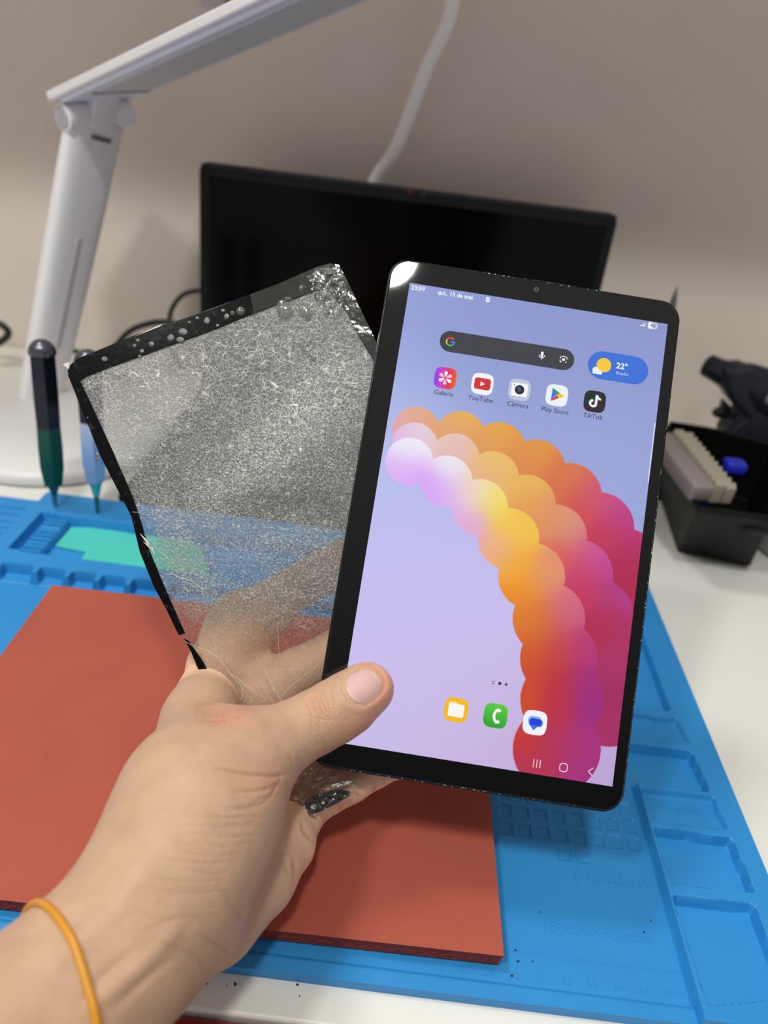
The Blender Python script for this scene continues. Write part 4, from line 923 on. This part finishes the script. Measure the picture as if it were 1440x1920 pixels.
# ------------------------------------------------------------------ laptop behind
LY = .700
def PY(x, y, Y): d = ray(x, y); return CAM+d*(Y/d[1])
a, b = PY(376, 291, LY), PY(1157, 410, LY)
lx0, lx1 = a[0], b[0]; ltop = (a[2]+b[2])/2
print('laptop', lx0, lx1, ltop, PY(1125,540,LY-.01))
lp = thing('laptop', 'open black laptop with a switched-off screen, behind the tablet', 'laptop', ((lx0+lx1)/2, .6, DZ))
bkp = mat('black_plastic', (13,13,15), .45, spec=.25, bump=(700, .0001))
lean = np.array([0, .035, 1.0]); lean /= np.linalg.norm(lean); ln = np.cross([1, 0, 0], lean)   # ln faces the viewer
hb_ = np.array([(lx0+lx1)/2, LY-.012, DZ+.012]); Lh = (ltop-hb_[2])/lean[2]; Lw = lx1-lx0
def LP(u, v, w): return hb_+np.array([1, 0, 0])*u+lean*v+ln*w
def lplate(name, w, h, r, cu, cv, w0, w1, m, auto=.6, bev=.0):
    ri = rrect(w, h, r, 8, cu, cv); T = [LP(x, y, w1) for x, y in ri]; B = [LP(x, y, w0) for x, y in ri]
    return G().prism(T, B).obj(name, m, lp, smooth=False, bevel=bev or None)
if ln[1] > 0: ln = -ln
lplate('lid', Lw, Lh, .008, 0, Lh/2, -.007, 0, bkp, bev=.0012)
lplate('screen', Lw-.016, Lh-.034, .001, 0, Lh/2-.0+.006, 0, .0004, mat('dark_screen', (4,4,5), .14, spec=.12, var=(10, .1)))
lplate('screen_bezel', Lw-.004, .0015, .0006, 0, Lh-.0018, -.0005, .0012, mat('bezel_rubber', (30,30,33), .5, bump=(500, .0001)))
wc = PY(769, 356, LY); G().tube([LP(wc[0]-hb_[0], (wc[2]-hb_[2])/lean[2], .0), LP(wc[0]-hb_[0], (wc[2]-hb_[2])/lean[2], .0008)], .0022, 16).obj('webcam', mat('webcam_red', (120,14,14), .25, var=(90, .3)), lp, auto=.5)
G().tube([LP(wc[0]-hb_[0]+.012, (wc[2]-hb_[2])/lean[2]-.0015, .0), LP(wc[0]-hb_[0]+.012, (wc[2]-hb_[2])/lean[2]-.0015, .0006)], .0013, 12).obj('webcam_light', mat('lens_grey', (60,60,64), .2, var=(90, .2)), lp, auto=.5)
by0 = .4665
G().box(((lx0+lx1)/2, (by0+LY-.006)/2, DZ+.0085), Lw, LY-.006-by0, .015).obj('base', bkp, lp, bevel=.003)
G().box(((lx0+lx1)/2, .60, DZ+.0164), Lw-.05, .10, .001).obj('keyboard', mat('key_black', (28,28,30), .5, bump=(300, .0006)), lp, smooth=False)
G().box(((lx0+lx1)/2, .505, DZ+.0162), .10, .055, .0006).obj('touchpad', mat('pad_black', (34,34,36), .35, bump=(900, .0001)), lp, smooth=False)
for sx in (-1, 1):
    G().box(((lx0+lx1)/2+sx*Lw*.33, LY-.010, DZ+.016), .05, .012, .012).obj('hinge', bkp, lp, bevel=.002)

# white cable hanging down the wall behind the laptop
cw = spline([PY(x, y, .748) for x, y in ((862,-60),(850,0),(838,48),(800,128),(768,215),(738,285),(706,332),(690,380),(688,470))], 10)
tag(G().tube(cw, .0060, 14).obj('power_cable', mat('white_cable', (244,241,240), .42, bump=(200, .0001))), 'thick white cable hanging down the wall behind the laptop', 'cable')
bc = mat('black_cable', (16,16,15), .45, bump=(300, .0001))
tag(G().tube(spline([PY(x, y, .735) for x, y in ((400,545),(372,545),(345,552),(326,572),(318,600),(322,650),(345,700))], 8), .0024, 10).obj('black_cable', bc), 'thin black cable curling out from behind the left edge of the laptop', 'cable')
tag(G().tube(spline([PY(x, y, .72) for x, y in ((205,665),(235,628),(262,612),(300,604),(335,610),(380,640))], 8), .0030, 10).obj('black_cable', bc), 'black cable arching just above the top edge of the cracked glass', 'cable')
for px, lb in ((((78,640),(100,650),(135,657),(172,668),(240,676)), 'black cable passing behind the screwdriver heads, highest of three'),
               (((70,682),(100,688),(135,694),(170,700),(240,706)), 'black cable passing behind the screwdrivers, middle of three'),
               (((60,716),(95,724),(135,736),(175,742),(240,748)), 'black cable lying lowest on the desk behind the screwdrivers')):
    tag(G().tube(spline([PY(x, y, .70) for x, y in px], 6), .0026, 10).obj('black_cable', bc), lb, 'cable')
tag(G().tube(spline([PY(x, y, .70) for x, y in ((-60,590),(-15,603),(8,613),(14,630),(-20,655))], 6), .0035, 10).obj('black_cable', bc), 'black cable end at the left frame edge behind the lamp arm', 'cable')

# ------------------------------------------------------------------ desk lamp
lm = mat('lamp_white', (240,237,241), .34, spec=.5, bump=(300, .00005))
lw = thing('desk_lamp', 'white folding LED desk lamp, switched off, on a round base', 'lamp', (-.27, .585, DZ))
bc_ = (-.286, .570); rings = []
for r_, z_ in ((.083, DZ+.0003), (.087, DZ+.002), (.0885, DZ+.0065), (.087, DZ+.0105), (.083, DZ+.0125), (.0, DZ+.0135)):
    rings.append([(bc_[0]+max(r_, .0001)*math.cos(t*math.pi/48), bc_[1]+max(r_, .0001)*math.sin(t*math.pi/48), z_) for t in range(96)])
V = [p for rg in rings for p in rg]; n = 96
F = [(j*n+i, j*n+(i+1) % n, (j+1)*n+(i+1) % n, (j+1)*n+i) for j in range(5) for i in range(n)]+[tuple(range(n))[::-1]]
build('base', V, F, mat('lamp_base_white', (230,227,228), .38, spec=.5, bump=(300, .00005)), lw, auto=.8)
hA = Z(88, 191, .560); hB = Z(520, -14, .402); Lx = hB-hA; LL = np.linalg.norm(Lx); Lx /= LL; LL *= 1.13
Wv = np.array([.58, .81, .10]); Wv -= Lx*(Wv@Lx); Wv /= np.linalg.norm(Wv); Nv = np.cross(Lx, Wv)
if Nv[2] < 0: Nv = -Nv
HWd = .072
def HP(l, w, h): return hA+Lx*l+Wv*w+Nv*h
def hplate(name, l0, l1, w0, w1, h0, h1, r, m, bev=.0006, taper=0):
    ri = rrect(l1-l0, w1-w0, r, 6, (l0+l1)/2, (w0+w1)/2); T = [HP(x, y, h1) for x, y in ri]; B = [HP(x, y, h0) for x, y in ri]
    return G().prism(T, B).obj(name, m, lw, smooth=False, bevel=bev)
hplate('lamp_head', 0, LL, 0, HWd, 0, .0065, .004, lm, .0015)
hplate('head_tray', .010, LL-.006, .004, HWd-.004, -.0035, .0002, .004, mat('lamp_inner', (228,230,246), .36, bump=(300, .00005)), .0015)
hplate('diffuser', .045, LL-.022, .013, HWd-.011, -.0042, -.003, .002, mat('diffuser_grey', (206,204,208), .5, spec=.4, bump=(500, .0001)), .0003)
hplate('diffuser_frame', .040, .045, .012, HWd-.010, -.0046, -.003, .001, mat('lamp_slot', (150,140,136), .5, bump=(300, .0001)), .0003)
H0 = Z(181, 216, .585); foot = np.array([-.328, .628, DZ+.010])
cyl = lambda c, r, l0, l1, nm, m: G().tube([c+Wv*l0, c+Wv*(l0+.0008), c+Wv*(l1-.0008), c+Wv*l1], [r*.9, r, r, r*.9], 28).obj(nm, m, lw, auto=.6)
cyl(H0, .0100, -.030, -.013, 'hinge_barrel', lm); cyl(H0, .0098, -.013, .012, 'hinge_knuckle', mat('lamp_knuckle', (234,230,233), .36, bump=(300, .00005))); cyl(H0, .0100, .012, .030, 'hinge_barrel', lm)
cyl(H0, .0078, -.0306, -.0296, 'hinge_cap', mat('hinge_grey', (172,172,180), .4, bump=(300, .0001)))
kn = H0+Nv*.010; _ax = H0-np.array([-.328, .628, DZ+.010]); _ax /= np.linalg.norm(_ax); _w2 = Wv-_ax*(Wv@_ax); _w2 /= np.linalg.norm(_w2); G().box(H0+_ax*.006, .023, .020, .030, ax=[_w2, np.cross(_ax, _w2), _ax]).obj('hinge_tab', mat('lamp_knuckle'), lw, bevel=.002)
Ax = H0-foot; AL = np.linalg.norm(Ax); Ax /= AL; Aw = Wv-Ax*(Wv@Ax); Aw /= np.linalg.norm(Aw); An = np.cross(Ax, Aw)
if An@(CAM-H0) < 0: An = -An
V = []; NSEC = 10
for j in range(NSEC+1):
    t = j/NSEC; hw = .0205+.0045*t; th = .0075+.002*math.sin(t*math.pi); c = foot+Ax*AL*t*.985
    for k in range(24):
        a_ = 2*math.pi*k/24; ca, sa = math.cos(a_), math.sin(a_); V.append(c+Aw*hw*math.copysign(abs(ca)**.6, ca)+An*th*math.copysign(abs(sa)**.6, sa))
F = [(j*24+i, j*24+(i+1) % 24, (j+1)*24+(i+1) % 24, (j+1)*24+i) for j in range(NSEC) for i in range(24)]+[tuple(range(24))[::-1], tuple(NSEC*24+i for i in range(24))]
build('arm', V, F, lm, lw, auto=.9)
gA, gB = .18, .60
G().box(foot+Ax*AL*.42+An*.0088, AL*.40, .0055, .0022, ax=[Ax, Aw, An]).obj('arm_rib', mat('rib_grey', (196,190,194), .4, bump=(300, .0001)), lw, bevel=.001)
G().box(foot+Ax*AL*.94+An*.0075+Aw*.002, .0035, .018, .003, ax=[Ax, Aw, An]).obj('arm_slot', mat('slot_brown', (120,108,102), .6, bump=(300, .0001)), lw, bevel=.0003)

# ------------------------------------------------------------------ screwdrivers standing in the mat holes
def screwdriver(px, top, zoff, mcap, mgrip, mtip, label, frac):
    b_ = P(px[0], px[1], TH-.001); 
    # height from the picture, at the depth of the foot
    d = ray(*top); s = np.linalg.norm(b_[:2])/np.linalg.norm(d[:2]); t_ = CAM+d*s
    axis = t_-b_; L = np.linalg.norm(axis); axis /= L
    th = thing('screwdriver', label, 'screwdriver', b_, 'precision screwdrivers standing in the blue tray' if False else None)
    def seg(f0, f1, rs, nm, m, n=20, au=.5):
        k = len(rs); return G().tube([b_+axis*L*(f0+(f1-f0)*i/(k-1)) for i in range(k)], rs, n).obj(nm, m, th, auto=au)
    seg(.0, frac[0], [.0008, .0013, .0016, .0018], 'blade', mtip[0], 12)
    seg(frac[0]-.01, frac[1], [.0022, .0030, .0040, .0060], 'tip_collar', mtip[1], 16)
    seg(frac[1]-.01, frac[2], [.0066, .0086, .0088, .0084], 'grip', mgrip, 6, .3)
    seg(frac[2], frac[3], [.0083, .0086, .0086, .0084], 'handle', mcap, 6 if mcap.name.startswith('dark') else 8, .3)
    r0 = .0086; G().tube([b_+axis*L*(frac[3]-.005+(1-frac[3]+.005)*math.sin(a_)) for a_ in np.linspace(0, 1.57, 8)], [r0*max(math.cos(a_), .02) for a_ in np.linspace(0, 1.57, 8)], 24).obj('swivel_cap', mat('gunmetal_cap', (96,98,108), .25, .7, bump=(400, .0001)), th, auto=.9)
    return th
gm = mat('dark_anodised', (44,46,58), .28, .7, bump=(400, .0001)); gr = mat('green_anodised', (14,84,68), .35, .4, bump=(400, .0001)); st_ = mat('steel', (120,135,135), .3, .9, bump=(400, .0001))
gt = mat('green_steel', (40,110,100), .35, .6, bump=(400, .0001)); sv = mat('silver_blue', (176,196,224), .25, .5, bump=(400, .0001)); tl = mat('teal_anodised', (70,180,186), .35, .4, bump=(400, .0001))
screwdriver((104,952), (77,636), 0, gm, gr, (st_, gt), 'dark handled screwdriver with green grip standing in the tray, left of two', (.10, .17, .515, .93))
screwdriver((183,965), (163,655), 0, gm, sv, (gt, tl), 'screwdriver with pale silver-blue grip standing in the tray, beside the cracked glass', (.14, .24, .60, .93))

# ------------------------------------------------------------------ black box with contents, blower gun
bxm = mat('black_box_plastic', (8,8,8), .55, spec=.2, bump=(200, .0002))
BXH = .062
bt = [np.array((.2165,.4975)), np.array((.288,.489)), np.array((.315,.64)), np.array((.214,.655))]
tp_ = [P(1308,956,BXH)[:2], P(1452,974,BXH)[:2], P(1462,800,BXH)[:2], P(1252,792,BXH)[:2]]
bt[0] = P(1268,1038,DZ)[:2]; bt[1] = P(1404,1069,DZ)[:2]; bt[3] = P(1238,930,DZ)[:2]; bt[2] = bt[3]+(bt[1]-bt[0])+np.array((.0,.11)); bt[3] = bt[3]+np.array((.0,.11))
tp_ = [P(1311,953,BXH)[:2], P(1448,972,BXH)[:2], P(1452,830,BXH)[:2], P(1330,800,BXH)[:2], P(1256,789,BXH)[:2], P(1240,840,BXH)[:2]]
btm = [P(1268,1038,DZ)[:2], P(1404,1069,DZ)[:2], np.array((.325,.60)), np.array((.27,.64)), np.array((.205,.64)), P(1236,940,DZ)[:2]]
bxo = thing('storage_box', 'open black plastic box on the desk right of the tablet', 'box', (.25, .56, DZ))
def ring2(pl, h, ins=0.0):
    c = np.mean(pl, axis=0); return [(*(c+(p-c)*(1-ins)), h) for p in pl]
n = 6; rings = [ring2(btm, DZ+.0003, .06), ring2(btm, DZ+.004), ring2(tp_, BXH-.003), ring2(tp_, BXH), ring2(tp_, BXH, .05), ring2(btm, DZ+.010, .08)]
V = [p for r in rings for p in r]; F = [(j*n+i, j*n+(i+1) % n, (j+1)*n+(i+1) % n, (j+1)*n+i) for j in range(5) for i in range(n)]+[tuple(range(n))[::-1], tuple(5*n+i for i in range(n))]
build('box_shell', V, F, bxm, bxo, smooth=True, auto=.3, bevel=.003)
hc = PY(1400, 985, P(1400,985,.05)[1])
G().tube([P(1392,985,.047)+[0,-.0015,0], P(1440,992,.047)+[0,-.0015,0]], .0045, 12).obj('finger_slot', mat('slot_dark', (6,6,6), .7, var=(50, .1)), bxo)
# ribbed clear strip pack lying across the box
cm = mat('milky_plastic', (156,147,130), .35, spec=.5, bump=(300, .0002)); cm2 = mat('milky_side', (132,121,121), .4, bump=(300, .0002))
c0_ = P(1272,812,.078); c1_ = P(1356,916,.072); ax1 = c1_-c0_; L1 = np.linalg.norm(ax1); ax1 /= L1; sd1 = np.cross(ax1, [0,0,1.]); sd1 /= np.linalg.norm(sd1); up1 = np.cross(sd1, ax1)
if up1[2] < 0: up1 = -up1
if sd1[1] > 0: sd1 = -sd1
cs = thing('ribbed_strip_pack', 'pale ribbed plastic strips bundled across the black box', 'plastic strips', (c0_+c1_)/2-[0,0,.01])
G().box((c0_+c1_)/2+sd1*.013-up1*.006, L1, .018, .014, ax=[ax1, sd1, up1]).obj('strip_block', cm2, cs, bevel=.003)
for rrow in range(2):
    prof = []; nt_ = 11
    for k in range(nt_):
        prof += [(k/nt_*L1, -.0055), ((k+.5)/nt_*L1, .0010), ((k+.98)/nt_*L1, -.0020)]
    prof += [(L1, -.0055)]
    A = [c0_+ax1*l+sd1*(.006-rrow*.0085)+up1*(h+.004-rrow*.002) for l, h in prof]+[c0_+ax1*L1+sd1*(.006-rrow*.0085)-up1*.012, c0_+sd1*(.006-rrow*.0085)-up1*.012]
    B = [p-sd1*.0075 for p in A]; G().prism(A, B).obj('ribbed_strip', cm, cs, smooth=False)
slabb = G().tube([P(1288,905,.055), P(1300,925,.055), P(1322,945,.055)], .0055, 14).obj('blue_tool', mat('blue_plastic', (24,84,190), .4, bump=(300, .0001)))
tag(slabb, 'blue plastic handle lying inside the black box, front of the ribbed strips', 'handle')
tag(G().box(P(1377,874,.066), .016, .014, .010).obj('blue_plug', mat('royal_blue', (26,40,190), .4, bump=(300, .0001)), bevel=.003), 'small royal blue cap in the black box beneath the blower gun', 'cap')
# case and grey bottle at the right frame edge
tag(G().box(P(1442,915,.035)+[.045,.020,-.016], .035, .10, .045, ax=[[.93,.36,0],[-.36,.93,0],[0,0,1]]).obj('flat_case', mat('navy_case', (22,38,58), .35, bump=(200, .0001)), bevel=.004), 'dark navy case cut by the right frame edge behind the black box', 'case')
gb = P(1455, 1058, DZ); G_ = G(); prof = [(.014, 0), (.020, .003), (.0225, .012), (.0225, .045), (.018, .056), (.010, .062)]
Vb = [(gb[0]+.012+r_*math.cos(t*math.pi/16), gb[1]+.020+r_*math.sin(t*math.pi/16), DZ+h_) for r_, h_ in prof for t in range(32)]
Fb = [(j*32+i, j*32+(i+1) % 32, (j+1)*32+(i+1) % 32, (j+1)*32+i) for j in range(5) for i in range(32)]+[tuple(range(32))[::-1], tuple(160+i for i in range(32))]
G_.add(Vb, Fb); tag(G_.obj('grey_pot', mat('grey_plastic', (150,152,160), .4, bump=(200, .0001)), auto=.9), 'small grey rounded pot at the right frame edge beside the black box', 'pot')

# blower gun: outline measured at its own distance, with real thickness
GY = .660
bg = thing('blower_gun', 'navy handheld air blower gun standing behind the black box', 'blower', PY(1400, 900, GY)*np.array([1,1,0])+[0,0,DZ])
nv_ = mat('navy_plastic', (22,28,42), .42, spec=.4, bump=(200, .0001))
def gunpart(name, px, half, m, prof=None, yoff=0.0, bev=.003):
    A = [PY(x, y, GY)+np.array([0, -half+yoff, 0]) for x, y in px]; B = [PY(x, y, GY)+np.array([0, half+yoff, 0]) for x, y in px]
    return G().prism(A, B).obj(name, m, bg, smooth=False, bevel=bev)
# nozzle and motor body as a lathe along its own axis
nz_pts = [PY(x, y, GY) for x, y in ((1327,685),(1345,694),(1365,703),(1395,714),(1425,733),(1460,752),(1490,768))]
G().tube(nz_pts, [.0100,.0106,.0125,.0170,.0215,.0225,.0210], 28).obj('body', nv_, bg, auto=.9)
G().tube([nz_pts[0]-(nz_pts[1]-nz_pts[0])*.06, nz_pts[0]+(nz_pts[1]-nz_pts[0])*.05], .0078, 24).obj('nozzle_mouth', mat('mouth_black', (3,3,4), .8, var=(50, .1)), bg)
gunpart('body_shell', [(1350,678),(1368,684),(1392,682),(1410,689),(1445,705),(1505,732),(1505,800),(1440,812),(1432,852),(1396,858),(1350,848),(1350,806),(1386,772),(1362,745),(1345,716)], .0165, nv_, bev=.006)
gunpart('grip', [(1372,722),(1392,745),(1395,775),(1388,800),(1350,822),(1350,838),(1395,850),(1420,845),(1428,800),(1445,790),(1462,740),(1420,725)], .013, nv_)
gunpart('grip', [(1386,760),(1352,800),(1346,830),(1340,870),(1405,888),(1420,850),(1440,790),(1450,760),(1420,740)], .0135, nv_)
gunpart('trigger', [(1355,748),(1366,757),(1370,772),(1362,782),(1348,781),(1335,778),(1342,770),(1352,765)], .006, bkp, bev=.0015)
gunpart('battery', [(1342,862),(1338,905),(1410,915),(1430,855),(1436,820),(1420,832),(1404,885)], .017, mat('battery_black', (12,11,12), .4, bump=(300, .0001)))
gunpart('label', [(1422,723),(1446,731),(1444,748),(1416,736)], .0004, mat('label_silver', (150,148,150), .35, .3, bump=(900, .0001)), yoff=-.0226, bev=.0001)
V_, F_ = text_mesh('Umiy', .0095, .0002); lc = PY(1434, 735, GY)+np.array([0,-.0233,0]); ru = np.array([math.cos(-.30),0,math.sin(-.30)]); ruv = np.array([-ru[2],0,ru[0]])
G().add([lc+ru*x+ruv*y for x, y in V_], F_).obj('label_text', mat('label_ink', (60,58,62), .5, var=(90, .1)), bg, smooth=False)
for (x, y) in ((1416,763),(1394,817)):
    c_ = PY(x, y, GY)+np.array([0,-.0133,0]); G().tube([c_, c_+[0,-.0008,0]], .0022, 12).obj('screw', mat('dull_screw', (74,60,66), .4, .5, bump=(300, .0001)), bg)
# grey pointed tool behind the tablet
pt_ = [PY(x, y, .66) for x, y in ((1270,536),(1266,552),(1262,568),(1256,600),(1250,660),(1246,720))]
base_ = np.array([pt_[-1][0], pt_[-1][1], DZ+.001])
tw = G().tube(pt_+[base_], [.0006,.0018,.0030,.0034,.0036,.0040,.0046], 14).obj('pointed_tool', mat('tool_grey', (108,106,108), .35, .6, bump=(300, .0001)))
tag(tw, 'thin grey pointed tool standing upright behind the top right tablet corner', 'tool')

# crumbs of black glue on desk and mat
cmat = mat('crumb_dark', (52,30,24), .8, var=(300, .3)); kk = 0
for x, y in ((433,1821),(463,1817),(388,1845),(441,1846),(558,1847),(711,1856),(561,1868),(425,1848),(960,1860-30),(1014,1710),(1207,1748),(1220,1727),(966,1782),(999,1803),(971,1803)):
    on_mat = x > 800 and y < 1850; h = 0.0 if on_mat else DZ
    c_ = P(x, y, h); s_ = random.uniform(.0003, .0007)
    v_ = [(c_[0]+s_*random.uniform(.5, 1)*math.cos(t), c_[1]+s_*random.uniform(.5, 1)*math.sin(t)) for t in np.linspace(0, 5.2, 6)]
    T_ = [(a_, b_, h+s_*.8) for a_, b_ in v_]; B_ = [(a_, b_, h+.00002) for a_, b_ in v_]
    o = G().prism(T_, B_).obj('crumb', cmat, smooth=False)
    tag(o, 'tiny dark glue crumb lying on the blue mat' if on_mat else 'tiny dark glue crumb on the white desk in front of the mat', 'crumb', 'crumbs on the mat' if on_mat else 'crumbs on the desk front')
